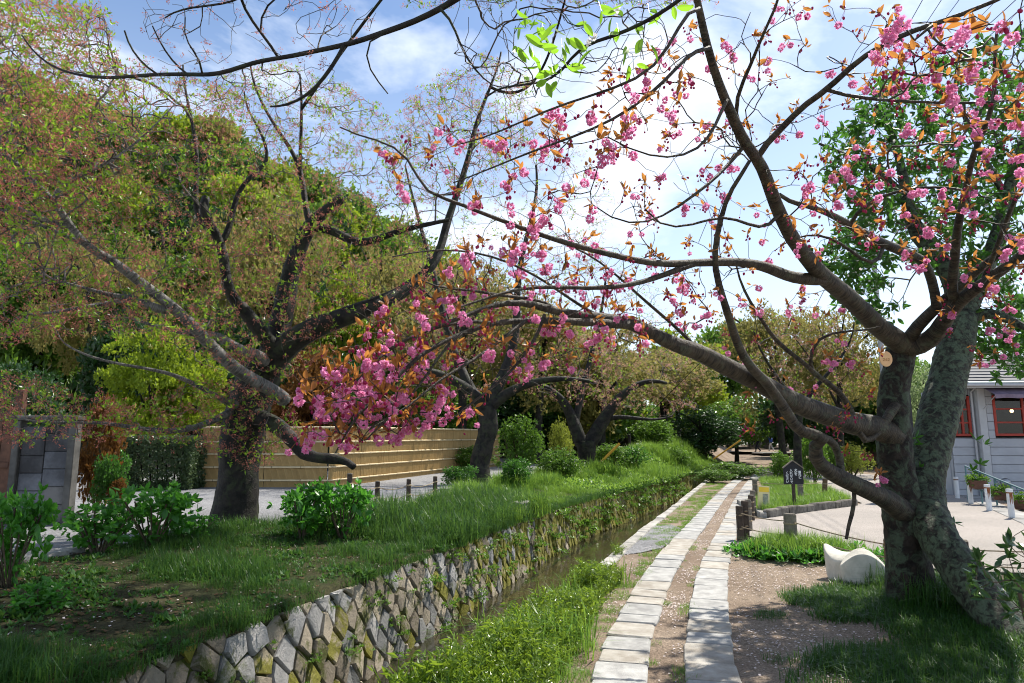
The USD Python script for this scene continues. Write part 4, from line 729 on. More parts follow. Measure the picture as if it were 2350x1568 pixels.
M_grass2 = foliage("grass_blade_bright", [(.09, .22, .015), (.15, .30, .025), (.21, .35, .035), (.27, .32, .07), (.30, .27, .10)], .45, .4, .4, glow=1.8)
M_herb = foliage("bank_herb", [(.03, .11, .012), (.06, .17, .02), (.10, .15, .03), (.12, .10, .04)], .4, .5, .3, glow=1.8)
M_stem = plain("shrub_stem", (.10, .075, .05), .8, .2, var=.4, scale=9)
r5 = np.random.default_rng(55)
flake = TM([[0, 0, 0], [.28, .08, .5], [0, 0, 1], [-.28, .08, .5]], [[0, 1, 2], [0, 2, 3]])
def blob_crown(rng, blobs, n, size, lf, per=3, shell=.45, up=.3, flat=0.0):
    """leaf tufts spread through a set of clumps; blobs: (x, y, z, rx, ry, rz)"""
    b = np.asarray(blobs, float); w = (b[:, 3] * b[:, 4] * b[:, 5]) ** .7; k = rng.choice(len(b), n, p=w / w.sum())
    d = rng.normal(size=(n, 3)); d /= np.linalg.norm(d, axis=1, keepdims=True); r = shell + (1 - shell) * rng.random(n) ** .6
    p = b[k, :3] + d * b[k, 3:] * (r * (.78 + .5 * meshkit.fbm(d * 2.3 + k[:, None] * 7.1, 3)))[:, None]
    out = d * [1, 1, .8] + rng.normal(0, .55, (n, 3)) + [0, 0, up]; out[:, 2] *= (1 - flat)
    protos = [tuft(per, 1.0, .4, rng, 1.1, lf) for _ in range(4)]; j = rng.integers(0, 4, n); s = size * rng.uniform(.6, 1.35, n); R = frames(out, rng)
    return merge([scatter(protos[i], p[j == i], R[j == i], s[j == i]) for i in range(4)])
def clumps(rng, n, w, h, z0, r, flat=.75, hollow=.55):
    """clumps filling a crown of width w and height h whose lowest point is z0"""
    out = []
    for _ in range(n):
        d = rng.normal(size=3); d /= np.linalg.norm(d); q = hollow + (1 - hollow) * rng.random(); s = r * rng.uniform(.6, 1.35)
        out.append((d[0] * q * (w / 2 - s * .6), d[1] * q * (w / 2 - s * .6), z0 + h / 2 + d[2] * q * (h / 2 - s * .6), s, s, s * flat))
    return out
def trunk_with(rng, h, r, w, z1, n=7, lean=.08):
    S = Skel(int(rng.integers(1e6))); top = np.array([rng.normal(0, lean) * h, rng.normal(0, lean) * h, h])
    S.limb([[0, 0, -.25, r * 1.5], [top[0] * .1, top[1] * .1, h * .12, r * 1.05], [top[0] * .45, top[1] * .45, h * .5, r * .8], [*top, r * .25]], step=h / 18, rough=.12, sides=9)
    for k in range(n):
        a = k * 2.4 + rng.uniform(-.4, .4); z = h * rng.uniform(.32, .8); e = rng.uniform(.5, .95) * w / 2; b = S.P[int(np.argmin(np.abs(np.array([p[2] for p in S.P[:18]]) - z)))]
        S.limb([[*b, r * .45], [b[0] + math.cos(a) * e * .5, b[1] + math.sin(a) * e * .5, b[2] + (z1 - z) * .35, r * .3], [b[0] + math.cos(a) * e, b[1] + math.sin(a) * e, b[2] + (z1 - z) * .6, r * .1]], step=h / 14, rough=.08, sides=6)
    return S
def tree_class(name, rng, h, w, z0, nb, br, n, size, leafm, per=3, up=.3, flat=.75, tr=.14, shell=.45, lf=flake, hollow=.55, barkm=None):
    c = klass(name); S = trunk_with(rng, h * .85, tr, w * .8, h); L = merge([tube(q[:, :3], q[:, 3], sd, True, rg_, 3) for q, rg_, sd in S.limbs])
    part(c, "trunk", L, barkm or M_bark1, smooth=True)
    part(c, "crown", blob_crown(rng, clumps(rng, nb, w, h - z0, z0, br, flat, hollow), n, size, lf, per, shell, up), leafm); return c
C_ev = [tree_class(f"evergreen_kind_{i}", r5, 7, 5.2, .8, 34, .95, 3600, .26, M_ev) for i in range(2)]
C_mid = [tree_class(f"broadleaf_kind_{i}", r5, 7, 5.6, 1.2, 36, .9, 3600, .24, M_mid) for i in range(2)]
C_yel = [tree_class(f"fresh_leaf_kind_{i}", r5, 6.5, 6.0, 1.0, 40, .8, 3800, .22, M_yel, flat=.45, up=.1) for i in range(2)]
C_rust = tree_class("rust_leaf_kind", r5, 5, 4.2, .6, 30, .7, 2800, .2, M_rust)
C_haze = [tree_class(f"budding_kind_{i}", r5, 7.5, 8.0, 1.8, 60, .75, 5200, .16, M_haze, shell=.2, hollow=.35, tr=.2) for i in range(3)]
C_pale = tree_class("pale_blossom_kind", r5, 7, 6, 1.0, 44, .8, 4200, .19, M_pale, shell=.2)
# ---------------------------------------------------------------- the wooded hill
M_floor = soil("forest_floor", (.03, .035, .015), (.06, .055, .03), (.02, .03, .01), 8.0, 4.0, .6, patch=.2)
rid = [(-400, 120), (-150, 150), (0, 195), (200, 255), (330, 300), (470, 305), (560, 350), (650, 410), (750, 450), (850, 500), (950, 570), (1050, 650), (1150, 740), (1280, 840), (1420, 930), (1550, 985)]
RX = np.array([at(a, b, 74.0)[0] for a, b in rid]); RZ = np.array([at(a, b, 74.0)[2] - 5.5 for a, b in rid])
def hill_z(x, y):
    t = (np.asarray(y, float) - 38) / 36; return 1.0 + np.maximum(0, np.interp(x / np.maximum(y, 1) * 74, RX, RZ) - 1.0) * np.where(t < 1, sm(t) ** .85 * 1.0, 1.0) - np.maximum(0, t - 1) * 6
def put(c, name, label, px, pybase, Y, wpx, hpx, group=None, base=None, cw=5.4, ch=7.0, rot=None):
    """a copy of a tree so wide and high as it shows at (px, pybase) and distance Y"""
    g = at(px, pybase, Y); top = g[2] + wid(hpx, g); w = wid(wpx, g); g[2] = float(hill_z(g[0], g[1])) - .4 if Y > 60 and g[0] < .2 * Y else float(H(g[0], g[1])) - .05; h = max(1.0, top - g[2])
    return copy_of(c, name, label, "tree", g, r5.uniform(0, 6.28) if rot is None else rot, (w / cw, w / cw, h / ch), group)

hx = np.linspace(-1.15, .24, 60); hy = np.r_[np.arange(38, 76, 2.0), 80, 90, 110]
hg = np.stack([np.stack([hx * y, np.full_like(hx, y), hill_z(hx * y, y) + (meshkit.fbm(np.stack([hx * y, 0 * hx + y, 0 * hx], 1) * .2, 3) - .5) * 1.0], 1) for y in hy])
hg[0, :, 2] = .2
struct("hill", grid(hg, True), M_floor, smooth=60)
crowns = [(blob_crown(r5, clumps(r5, 22, 5.5, 6.0, .3, 1.2, .8), 1500, .36, flake), m) for m in (M_ev, M_ev, M_mid, M_mid, M_haze, M_yel)]
fp = []
for y in np.arange(41, 77, 2.4):
    for x in np.arange(-1.02 * y, .17 * y, 2.9): xx, yy2 = x + r5.normal(0, .8), y + r5.normal(0, .7); fp.append((xx, yy2, hill_z(xx, yy2) - .3))
for _ in range(150):
    y = r5.uniform(84, 118); x = r5.uniform(.12, .74) * y; fp.append((x, y, 1.2 + r5.uniform(-.4, .3)))
for _ in range(26):
    y = r5.uniform(46, 60); x = r5.uniform(.40, .62) * y; fp.append((x, y, .3))
fp = np.array(fp); kk = r5.choice(6, len(fp), p=[.15, .13, .21, .19, .07, .25])
hf = instancer("/World/hillside_forest", [c for c, _ in crowns], fp, r5.uniform(0, 6.28, len(fp)), r5.uniform(.7, 1.25, len(fp)), kk, [m for _, m in crowns]); tag(hf, "mixed green wood covering the hillside behind the cherries", "wood", None, "stuff")
for lab, px, py, Y, w, h, c in (("bright yellow green tree crowning the hilltop against the sky", 470, 400, 70, 200, 135, C_yel[0]), ("yellow green tree on the hill's shoulder, left of the brightest one", 385, 395, 69, 120, 90, C_yel[1]), ("yellow green tree spreading just below the hilltop", 530, 440, 66, 150, 110, C_yel[1]), ("olive tree lower on the sunlit slope under the hilltop", 600, 470, 64, 130, 100, C_mid[0]),
        ("dark evergreen tree on the slope right of the bright hilltop", 690, 490, 68, 120, 95, C_ev[0]), ("bluish dark evergreen on the hill's falling right shoulder", 790, 530, 70, 120, 90, C_ev[1]), ("tall dark tree on the ridge at the far left", 60, 300, 70, 190, 130, C_ev[0])):
    put(c, "hill_tree", lab, px, py, Y, w, h, None, cw=6 if c in C_yel else 5.4, ch=6.5 if c in C_yel else 7)
# ---- trees in the gardens behind the fence and along the far path
GT = [("evergreen_tree", C_ev[0], "dark glossy evergreen above the concrete wall at the left edge", 40, 1080, 19, 210, 300), ("evergreen_tree", C_ev[1], "dark evergreen behind the clipped hedge", 290, 1060, 30, 260, 420),
    ("maple_tree", C_yel[0], "yellow green layered maple glowing behind the silvery limb", 330, 1075, 26, 250, 370), ("maple_tree", C_yel[1], "yellow green maple close above the hedge, left of the black trunk", 430, 1085, 28, 200, 300), ("maple_tree", C_yel[0], "small yellow green tree seen above the right limb of the old cherry", 790, 1000, 38, 170, 420),
    ("rust_tree", C_rust, "rusty brown budding tree right of the black trunk", 700, 1075, 28, 190, 300), ("evergreen_tree", C_ev[0], "dark tree filling the shade behind the old cherry's fork", 520, 1060, 33, 260, 420), ("evergreen_tree", C_ev[1], "dark evergreen behind the bamboo fence corner", 770, 1060, 34, 210, 250),
    ("garden_tree", C_mid[0], "mid green garden tree behind the middle of the bamboo fence", 880, 1050, 33, 200, 190), ("garden_tree", C_mid[1], "mid green bushy tree behind the right end of the bamboo fence", 1020, 1050, 38, 200, 170), ("evergreen_tree", C_ev[0], "dark leafy tree between the two farther cherry trunks", 1210, 1045, 42, 190, 150),
    ("garden_tree", C_mid[0], "green tree high on the slope at the left edge", 60, 900, 34, 280, 420), ("budding_tree", C_haze[0], "olive budding tree behind the silvery limb at left", 190, 1000, 31, 380, 560), ("budding_tree", C_haze[1], "budding tree rising behind the old cherry's broken leader", 600, 960, 38, 420, 560), ("budding_tree", C_haze[2], "brownish budding tree in front of the hill's right shoulder", 870, 990, 42, 380, 480),
    ("cherry_tree", C_haze[0], "pinkish budding cherry crown behind the pink limb's middle", 1060, 1010, 33, 430, 480), ("cherry_tree", C_haze[1], "budding cherry behind the second black trunk", 1230, 1030, 36, 400, 370), ("cherry_tree", C_haze[2], "budding cherry above the forked black trunk", 1380, 1040, 40, 380, 330), ("cherry_tree", C_haze[0], "far budding cherry over the bend of the canal", 1530, 1040, 50, 330, 290),
    ("cherry_tree", C_haze[1], "pale budding cherry right of the path's end", 1800, 1060, 42, 330, 400), ("cherry_tree", C_haze[2], "budding cherry seen behind the curled pink cherry limb", 1930, 1060, 38, 300, 380), ("evergreen_tree", C_ev[1], "dark bush-like tree with several stems above the far grassy bank", 1620, 1040, 47, 170, 110), ("evergreen_tree", C_mid[1], "leafy green tree leaning over the far bank beside the bridge", 1690, 1035, 54, 170, 130),
    ("bamboo_grove", C_yel[1], "yellowish green clump of far trees over the end of the path", 1560, 960, 70, 240, 230), ("garden_tree", C_mid[0], "far green tree over the path's end, left of the pale cherry", 1670, 1000, 75, 190, 290), ("white_tree", C_pale, "white flowering tree glimpsed between the two right trunks", 2130, 1060, 27, 190, 240), ("white_tree", C_pale, "pale silvery green tree behind the right limb's curl", 1980, 1040, 55, 220, 210),
    ("garden_tree", C_mid[1], "green tree behind the far board fence", 1830, 1040, 62, 180, 150), ("garden_tree", C_ev[0], "dark green tree behind the island's shrubs", 1905, 1060, 48, 170, 140), ("cherry_tree", C_haze[0], "far pale cherry left of the forked trunk's branch", 1440, 1010, 60, 260, 240), ("garden_tree", C_mid[0], "green tree beyond the white house's left end", 2195, 1060, 45, 180, 180)]
for nm, c, lab, px, py, Y, w, h in GT:
    put(c, nm, lab, px, py, Y, w, h, None, cw={id(C_rust): 4.2, id(C_pale): 6}.get(id(c), 6 if c in C_yel else 8 if c in C_haze else 5.4), ch={id(C_rust): 5}.get(id(c), 6.5 if c in C_yel else 7.5 if c in C_haze else 7))
# ---- cherries along the left bank, with their black trunks
def bank_cherry(name, label, seed, trunk, limbs, clouds, size=1.0, per=2.0):
    t = thing(name, label, "tree"); S = Skel(seed); S.px(trunk, step=.12, rough=.2, sides=14)
    for l in limbs: S.px(l, step=.15, rough=.12, sides=9)
    rg = np.random.default_rng(seed)
    S.grow(np.vstack([cloud(a, n, lambda x, y, d=d: d, rg, sp) for a, n, d, sp in clouds]), step=.26, curl=.45, noise=.06).finish(.0045, .46)
    tree_parts(t, S, M_bark1, M_twig1, .04); ok = S.auto & (S.cnt <= 3)
    part(t, "spent_blossoms", dress(S, rg, ok, per, stars, (1.5 * size, 2.6 * size), jit=.09), M_calyx2, None, "stuff")
    part(t, "young_leaves", dress(S, rg, ok, per * .42, leafs, (1.3 * size, 2.4 * size), .5, jit=.09), M_young, None, "stuff")
bank_cherry("cherry_tree", "second cherry along the bank with a bent mossy black trunk at the fence's end", 61, [(1112, 1128, 23.4, 66), (1106, 1105, 23.4, 50), (1100, 1070, 23.4, 45), (1106, 1040, 23.4, 46), (1118, 1000, 23.4, 42), (1120, 960, 23.4, 44), (1115, 930, 23.4, 44)],
    [[(1115, 945, 23.4, 34), (1080, 900, 23, 26), (1010, 860, 22.6, 18), (930, 840, 22.2, 12), (840, 820, 22, 6)], [(1118, 940, 23.4, 36), (1150, 870, 23.6, 26), (1180, 780, 24, 20), (1190, 640, 24, 14), (1220, 500, 24.5, 9), (1230, 380, 25, 5)], [(1118, 945, 23.4, 30), (1190, 890, 23.2, 20), (1280, 870, 23, 13), (1370, 880, 23, 7)], [(1110, 935, 23.4, 26), (1040, 800, 24, 18), (1000, 650, 24.5, 13), (960, 500, 25, 8), (930, 380, 25.5, 4)]],
    [([(820, 860), (900, 700), (1000, 560), (1150, 520), (1350, 560), (1420, 760), (1400, 920), (1250, 900), (1050, 920), (900, 930)], 520, 23.6, 2.2), ([(860, 300), (960, 200), (1150, 160), (1330, 330), (1420, 470), (1380, 640), (1150, 560), (930, 560)], 480, 24.6, 1.8)])
bank_cherry("cherry_tree", "third cherry along the bank whose black trunk forks into a Y", 62, [(1358, 1105, 28, 44), (1352, 1085, 28, 38), (1348, 1060, 28, 38), (1346, 1030, 28, 44), (1344, 1012, 28, 50)],
    [[(1338, 1020, 28, 34), (1322, 985, 28, 30), (1306, 945, 28, 24), (1270, 900, 27.6, 15), (1210, 880, 27.2, 7)], [(1350, 1020, 28, 36), (1378, 975, 28, 32), (1402, 938, 28, 24), (1450, 890, 28, 15), (1530, 880, 28, 7)], [(1385, 965, 28, 14), (1420, 958, 28, 11), (1480, 962, 28, 7), (1540, 955, 28, 4)], [(1320, 975, 28, 18), (1340, 880, 28.5, 14), (1370, 760, 29, 9), (1390, 640, 29, 5)]],
    [([(1180, 890), (1250, 790), (1400, 740), (1560, 770), (1640, 860), (1600, 950), (1480, 960), (1300, 930)], 420, 28, 2.0), ([(1230, 640), (1330, 520), (1480, 600), (1560, 760), (1380, 760)], 160, 29, 1.6)])
bank_cherry("cherry_tree", "slender cherry on the grassy island beside the black notice board", 63, [(1832, 1112, 26, 24), (1832, 1080, 26, 19), (1830, 1030, 26, 18), (1832, 980, 26, 17), (1836, 940, 26, 16)],
    [[(1835, 950, 26, 12), (1800, 890, 26, 9), (1760, 830, 25.5, 6), (1730, 760, 25, 3)], [(1836, 945, 26, 12), (1880, 880, 26, 9), (1930, 820, 26, 6), (1960, 740, 26, 3)]],
    [([(1690, 800), (1760, 700), (1880, 690), (1990, 760), (2000, 880), (1900, 940), (1760, 930)], 240, 26, 1.6)], .9)
# ---------------------------------------------------------------- bushes
def bush_class(name, rng, nb, n, size, m, lf, per=4, stems=8, low=.08, br=.2, shell=.3, h=1.0):
    c = klass(name); b = clumps(rng, nb, 1.0, h - low, low, br, .85)
    part(c, "foliage", blob_crown(rng, b, n, size, lf, per, shell, .35), m)
    part(c, "stems", merge([tube(spline([[rng.normal(0, .05), rng.normal(0, .05), -.1], [q[0] * .45, q[1] * .45, q[2] * .45], [q[0], q[1], q[2]]], .12), .011, 4) for q in b[:stems]]), M_stem); return c
oval = leaf(1.0, .55, .07, .12, 3)
B_hyd = [bush_class(f"hydrangea_kind_{i}", r5, 18, 210, .10, M_hyd, oval, 4, 14, .12, .17) for i in range(2)]
B_aza = [bush_class(f"azalea_kind_{i}", r5, 24, 1500, .045, M_mid, flake, 4) for i in range(2)]
B_dark = bush_class("camellia_kind", r5, 22, 900, .06, M_deep, flake, 4)
B_ball = bush_class("clipped_kind", r5, 30, 1600, .04, foliage("variegated_leaf", [(.22, .26, .03), (.34, .38, .05), (.46, .48, .10), (.14, .22, .02)], .4, .4, .4), flake, 4, 6, .02, .24)
B_rust = bush_class("rust_bush_kind", r5, 26, 1100, .06, M_rust, flake, 4, 8, .05, .16)
def bush(c, name, label, px, pyb, Y, wpx, hpx, cat="shrub"):
    g = at(px, pyb, Y); top = g[2] + wid(hpx, g); g[2] = float(H(g[0], g[1])) - .03; h = max(.25, top - g[2])
    return copy_of(c, name, label, cat, g, r5.uniform(0, 6.28), (wid(wpx, g), wid(wpx, g) * .9, h))
for a in ((B_hyd[0], "hydrangea_bush", "leafy bright hydrangea bush standing left of the rope fence posts", 785, 1245, 10.3, 160, 165), (B_hyd[1], "hydrangea_bush", "leafy hydrangea bush between the old cherry's trunk and the brightest hydrangea", 690, 1255, 10.0, 170, 165), (B_hyd[0], "hydrangea_bush", "shaded hydrangea left of the old cherry's foot", 345, 1290, 9.0, 220, 205),
          (B_hyd[1], "hydrangea_bush", "shaded hydrangea in front of the concrete wall's foot", 220, 1310, 8.5, 180, 170), (B_hyd[0], "hydrangea_bush", "dark hydrangea at the left edge of the picture", 20, 1330, 6.6, 200, 250), (B_hyd[1], "hydrangea_bush", "low hydrangea shoot on the shaded bank near the left edge", 90, 1440, 5.9, 150, 110), (B_hyd[0], "hydrangea_bush", "small hydrangea just left of the black trunk", 440, 1270, 9.6, 110, 100), (B_dark, "green_bush", "fresh green bush beside the rusty shrub", 250, 1150, 13.2, 90, 120), (B_rust, "rusty_shrub", "orange brown conifer shrub between the concrete wall and the hedge", 215, 1165, 13.6, 120, 250),
          (B_rust, "rusty_shrub", "low orange brown shrub at the tall rusty shrub's foot", 265, 1160, 13.0, 60, 60), (B_dark, "glossy_bush", "glossy round leaved bush right of the second black trunk", 1182, 1142, 20.0, 84, 95), (B_dark, "glossy_bush", "small bush by the rope fence's last post", 1055, 1140, 20.6, 90, 75), (B_aza[0], "azalea_bush", "big loose bush behind the glossy bush", 1190, 1095, 26, 150, 140), (B_aza[1], "azalea_bush", "rounded bush left of the forked black trunk", 1285, 1110, 24.5, 130, 85),
          (B_ball, "clipped_bush", "round variegated yellow bush behind the forked trunk", 1287, 1050, 31, 74, 92), (B_aza[0], "azalea_bush", "wide bush right of the forked black trunk", 1405, 1095, 29, 130, 75), (B_dark, "azalea_bush", "dark leaved bush next to the wide bush on the bank", 1455, 1095, 30, 90, 75), (B_aza[1], "azalea_bush", "small round bush alone on the bright far bank", 1560, 1075, 36, 62, 52), (B_aza[0], "azalea_bush", "bare stemmed bush behind the far bank", 1500, 1050, 40, 120, 90),
          (B_aza[1], "azalea_bush", "bush in the island left of the notice board", 1797, 1112, 30, 66, 78), (B_aza[0], "azalea_bush", "bush in the island right of the notice board", 1868, 1110, 28, 90, 110), (B_ball, "clipped_bush", "clipped bright bush behind the curled pink limb", 1955, 1075, 34, 100, 60), (B_aza[1], "azalea_bush", "tall bush at the far corner of the island", 1905, 1095, 33, 80, 90), (B_aza[0], "azalea_bush", "bush behind the second trunk at the fence's end", 1080, 1085, 30, 110, 60),
          (B_dark, "green_bush", "dark bush at the hedge's right end", 480, 1115, 24, 60, 50), (B_aza[1], "far_bank_bush", "low bright bush where the far bank meets the path", 1690, 1120, 33, 160, 60), (B_aza[0], "far_bank_bush", "olive bush hanging over the canal's far end", 1640, 1135, 30, 110, 55)):
    bush(*a)
# clipped hedge
M_hedge = foliage('hedge_leaf', [(.05, .085, .03), (.09, .13, .05), (.16, .20, .09), (.07, .10, .04)], .25, .35, .5)
hd = thing("clipped_hedge", "dark clipped evergreen hedge behind the gravel yard", "hedge"); g0 = at(362, 1118, 20.8); hw = wid(176, g0)
n = 5200; q = r5.uniform(-1, 1, (n, 3)); ax = r5.integers(0, 3, n); q[np.arange(n), ax] = np.sign(q[np.arange(n), ax]) * r5.uniform(.8, 1, n); hz_ = wid(112, g0) / 2
hp = g0 + [0, 0, hz_] + q * [hw / 2, .5, hz_] + r5.normal(0, .03, (n, 3))
pr = [tuft(4, 1.0, .45, r5, 1.1, flake) for _ in range(3)]; jj = r5.integers(0, 3, n)
part(hd, "leaves", merge([scatter(pr[i], hp[jj == i], frames(q[jj == i] + r5.normal(0, .5, (int((jj == i).sum()), 3)), r5), r5.uniform(.06, .11, int((jj == i).sum()))) for i in range(3)]), M_hedge, None, "stuff")
part(hd, "branches", merge([tube(np.array([[a, g0[1] + r5.normal(0, .1), g0[2] - .1], [a + r5.normal(0, .1), g0[1] + r5.normal(0, .15), g0[2] + wid(100, g0)]]), .02, 5) for a in np.linspace(g0[0] - hw / 2 + .15, g0[0] + hw / 2 - .15, 14)]), M_bark1, None, "stuff")
# ---------------------------------------------------------------- grass, herbs, water plants, petals
def blades(rng, n, h, w, spread, lean=.5):
    V, F = [], []
    for _ in range(n):
        a = rng.uniform(0, 6.28); r = spread * rng.random() ** .5; b = np.array([math.cos(a) * r, math.sin(a) * r, -.02]); d = rng.uniform(0, 6.28); e = abs(rng.normal(.1, lean)); o = np.array([math.cos(d), math.sin(d), 0]); s = np.array([-o[1], o[0], 0]) * w * rng.uniform(.7, 1.3); H_ = h * rng.uniform(.45, 1.15); i = len(V)
        m = b + o * H_ * e * .35 + [0, 0, H_ * .62]; t = b + o * H_ * e * 1.15 + [0, 0, H_ * (1 - .38 * e)]
        V += [b - s, b + s, m - s * .75, m + s * .75, t]; F += [[i, i + 1, i + 3], [i, i + 3, i + 2], [i + 2, i + 3, i + 4]]
    return TM(V, F)
tall = [blades(r5, 70, .42, .005, .22, .7) for _ in range(3)]; short = [blades(r5, 80, .13, .0035, .2, .8) for _ in range(3)]
herb = [merge([xform(tuft(5, .07, .5, r5, 1.3, flake), loc=(r5.normal(0, .1), r5.normal(0, .1), r5.uniform(.0, .08))) for _ in range(14)]) for _ in range(3)]
def field(name, label, protos, xy, size, m, lift=0.0, kinds=None):
    xy = np.asarray(xy); z = np.array([float(H(a, b)) for a, b in xy]) + lift
    k = r5.integers(0, len(protos), len(xy)) if kinds is None else kinds
    return tag(instancer(f"/World/{name}", protos, np.c_[xy, z], r5.uniform(0, 6.28, len(xy)), size, k, m), label, "grass", None, "stuff")
def bank_pts(n, y0, y1, u0=0.0, u1=1.0, pw=1.0):
    y = y0 + (y1 - y0) * r5.random(n) ** pw; u = r5.uniform(u0, u1, n); return np.stack([CB(y) + (XT(y) - CB(y)) * u, y], 1), u
xy, u = bank_pts(3800, 3.2, 48, .04, 1.0, 1.5)
ns = meshkit.fbm(np.c_[xy * .9, 0 * u], 3, 9); keep = ns > .30
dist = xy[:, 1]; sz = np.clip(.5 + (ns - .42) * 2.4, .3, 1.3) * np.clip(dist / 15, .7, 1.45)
sun_side = dist > 13  # splits the grass colour: brighter blades stand for sunlight, darker for shade
field("bank_grass", "long green grass in tufts on the near left bank, coloured dark for shade", tall, xy[keep & ~sun_side], sz[keep & ~sun_side], M_grass)
field("sunlit_bank_grass", "long grass on the farther left bank, coloured bright for sunlight", tall, xy[keep & sun_side], sz[keep & sun_side], M_grass2 if True else 0)
xy, u = bank_pts(520, 3.4, 22, .02, 1.0, 1.2); field("bank_herbs", "low herbs and litter on the near left bank", herb, xy, r5.uniform(.5, 1.1, len(xy)), M_herb)
xy, u = bank_pts(800, 3.6, 40, .92, 1.0, 1.3); field("wall_top_grass", "grass hanging over the retaining wall's top", short, xy, r5.uniform(.5, 1.2, len(xy)) * np.clip(xy[:, 1] / 14, .9, 1.6), M_grass)
xy, u = bank_pts(1500, 22, 50, .1, 1.0); field("far_bank_plants", "leafy bright ground cover on the far bank", herb, xy, r5.uniform(1.1, 2.1, len(xy)), M_grass2)
xy, u = bank_pts(330, 3.6, 14, .02, .75, 1.1); lg, ul = bank_pts(260, 10.5, 17, .35, .97); field("lush_grass", "tall lush clumps of grass above the wall beside the brightest hydrangea", tall, lg, r5.uniform(.8, 1.5, len(lg)), M_grass); ku = meshkit.fbm(np.c_[xy * .8, 0 * u], 3, 31) > .44; field("bank_undergrowth", "broad leaved undergrowth on the shaded near left bank", herb, xy[ku], r5.uniform(.45, 1.0, int(ku.sum())), M_herb)
# water plants on the silt in the canal
def water_plant(rng, n=26, h=.55):
    V = []
    for k in range(int(rng.integers(2, 4))):
        a = rng.uniform(0, 6.28); ln = rng.uniform(.05, .35) * h; p = spline([[0, 0, -.03], [math.cos(a) * ln * .4, math.sin(a) * ln * .4, h * .55 * rng.uniform(.8, 1.1)], [math.cos(a) * ln, math.sin(a) * ln, h * rng.uniform(.8, 1.1)]], h / 14)
        V.append(tube(p, .0035, 3)); t = rng.integers(2, len(p), n); d = rng.normal(size=(n, 3)) * [1, 1, .4] + [0, 0, .55]
        V.append(scatter(leaf(1.0, .27, .04, .16, 2), p[t] + rng.normal(0, .006, (n, 3)), frames(d, rng), rng.uniform(.06, .115, n)))
    return merge(V)
wp = [water_plant(r5) for _ in range(6)]
y = r5.uniform(2.2, 10.8, 4200); t = r5.random(4200) ** .8; x = silt_left(y) - .08 + (PL(y) - .12 - silt_left(y)) * t
keep = (x < PL(y) - .1) & (x > silt_left(y) - .1)
edge_ok = x < np.where(y > 8.6, XC(y) + .1 + .25 * np.sin(y * 3), PL(y) - .06)
x, y = x[keep & edge_ok], y[keep & edge_ok]
sl = silt_left(y); zz = np.where(x < XC(y), -1.0 + .7 * sm((x - sl) / (XC(y) - sl + 1e-6)) * (.3 + .7 * sm((9.5 - y) / 3)), -.02)
wn = meshkit.fbm(np.c_[x * 1.7, y * 1.7, 0 * x], 3, 8); wk = (wn > .34) & (x > sl - .1 + .5 * (wn - .45)); x, y, zz, sl, wn = x[wk], y[wk], zz[wk], sl[wk], wn[wk]
hh = (.30 + .98 * wn) * np.where(x < XC(y), .78 + .25 * r5.random(len(x)), .55) * np.where(y > 8.8, .72, 1.0)
tag(instancer("/World/water_plants", wp, np.c_[x, y, zz], r5.uniform(0, 6.28, len(x)), hh * r5.uniform(.75, 1.2, len(x)), r5.integers(0, 6, len(x)), M_willow, tilt=r5.normal(0, .18, len(x))), "dense bright narrow leaved plants growing in the canal beside the path", "water plants", None, "stuff")
q = r5.integers(0, len(x), 60); field_p = np.c_[x[q], y[q], zz[q]]
tag(instancer("/World/water_grass", tall, field_p, r5.uniform(0, 6.28, 60), r5.uniform(.6, 1.1, 60), r5.integers(0, 3, 60), M_grass2), "long grass blades among the narrow leaved canal plants", "grass", None, "stuff")
# tufts and small plants on the stone wall
wy = r5.uniform(5, 34, 260); wsx = np.interp(wy, yv, sw); wh = r5.uniform(.1, 1.0, 260); wpz = wall_pt(wsx, wh, 0.05)
tag(instancer("/World/wall_plants", herb, wpz, r5.uniform(0, 6.28, 260), r5.uniform(.35, 1.0, 260) * np.clip(wy / 12, .7, 1.6), r5.integers(0, 3, 260), M_mid), "small green plants rooted in the stone wall's joints", "plants", None, "stuff")
# right hand grass: by the trunks, the island, the path's verges
def spots(n, poly): q = in_poly(poly, n, r5); return q
gr = spots(2300, [tuple(on(*q)[:2]) for q in ((1790, 1640), (1775, 1480), (1762, 1420), (1830, 1375), (1930, 1358), (2050, 1340), (2180, 1330), (2500, 1400), (2700, 1640))])
ng = meshkit.fbm(np.c_[gr * 1.3, 0 * gr[:, 0]], 3, 4); lushx = (gr[:, 0] > 3.0) | (ng > .47); gr, ng = gr[lushx & (ng > .33)], ng[lushx & (ng > .33)]
field("lawn_grass", "patchy short grass under the pink cherry", short, gr, r5.uniform(.6, 1.25, len(gr)), M_grass)
gt = np.vstack([spots(120, [(3.9, 6.6), (4.7, 6.3), (5.4, 6.8), (5.2, 7.9), (4.0, 7.9)]), spots(120, [(4.5, 4.6), (6.3, 4.6), (6.5, 6), (5, 6)])]); field("long_grass", "long grass round the feet of the two right trunks", tall, gt, r5.uniform(.5, 1.0, len(gt)), M_grass)
gi = spots(900, [(5.7, 16.0), (9.1, 19.1), (9.6, 19.8), (12.7, 31), (11.2, 31), (8.6, 23), (6.4, 18.5)]); field("island_grass", "bright grass covering the kerbed island with the notice board", tall, gi, r5.uniform(.5, 1.0, len(gi)), M_grass2)
gv = []
for yv_ in np.r_[r5.uniform(5, 11, 60), r5.uniform(11, 30, 220)]: gv.append((PL(yv_) - abs(r5.normal(.03, .12 + .02 * (yv_ > 20))), yv_))
for yv_ in r5.uniform(12, 34, 260): gv.append((XC(yv_) + .15 + abs(r5.normal(0, .3)), yv_))
for yv_ in r5.uniform(5, 12, 22): gv.append((PC(yv_) + r5.choice([-.13, .13]), yv_))
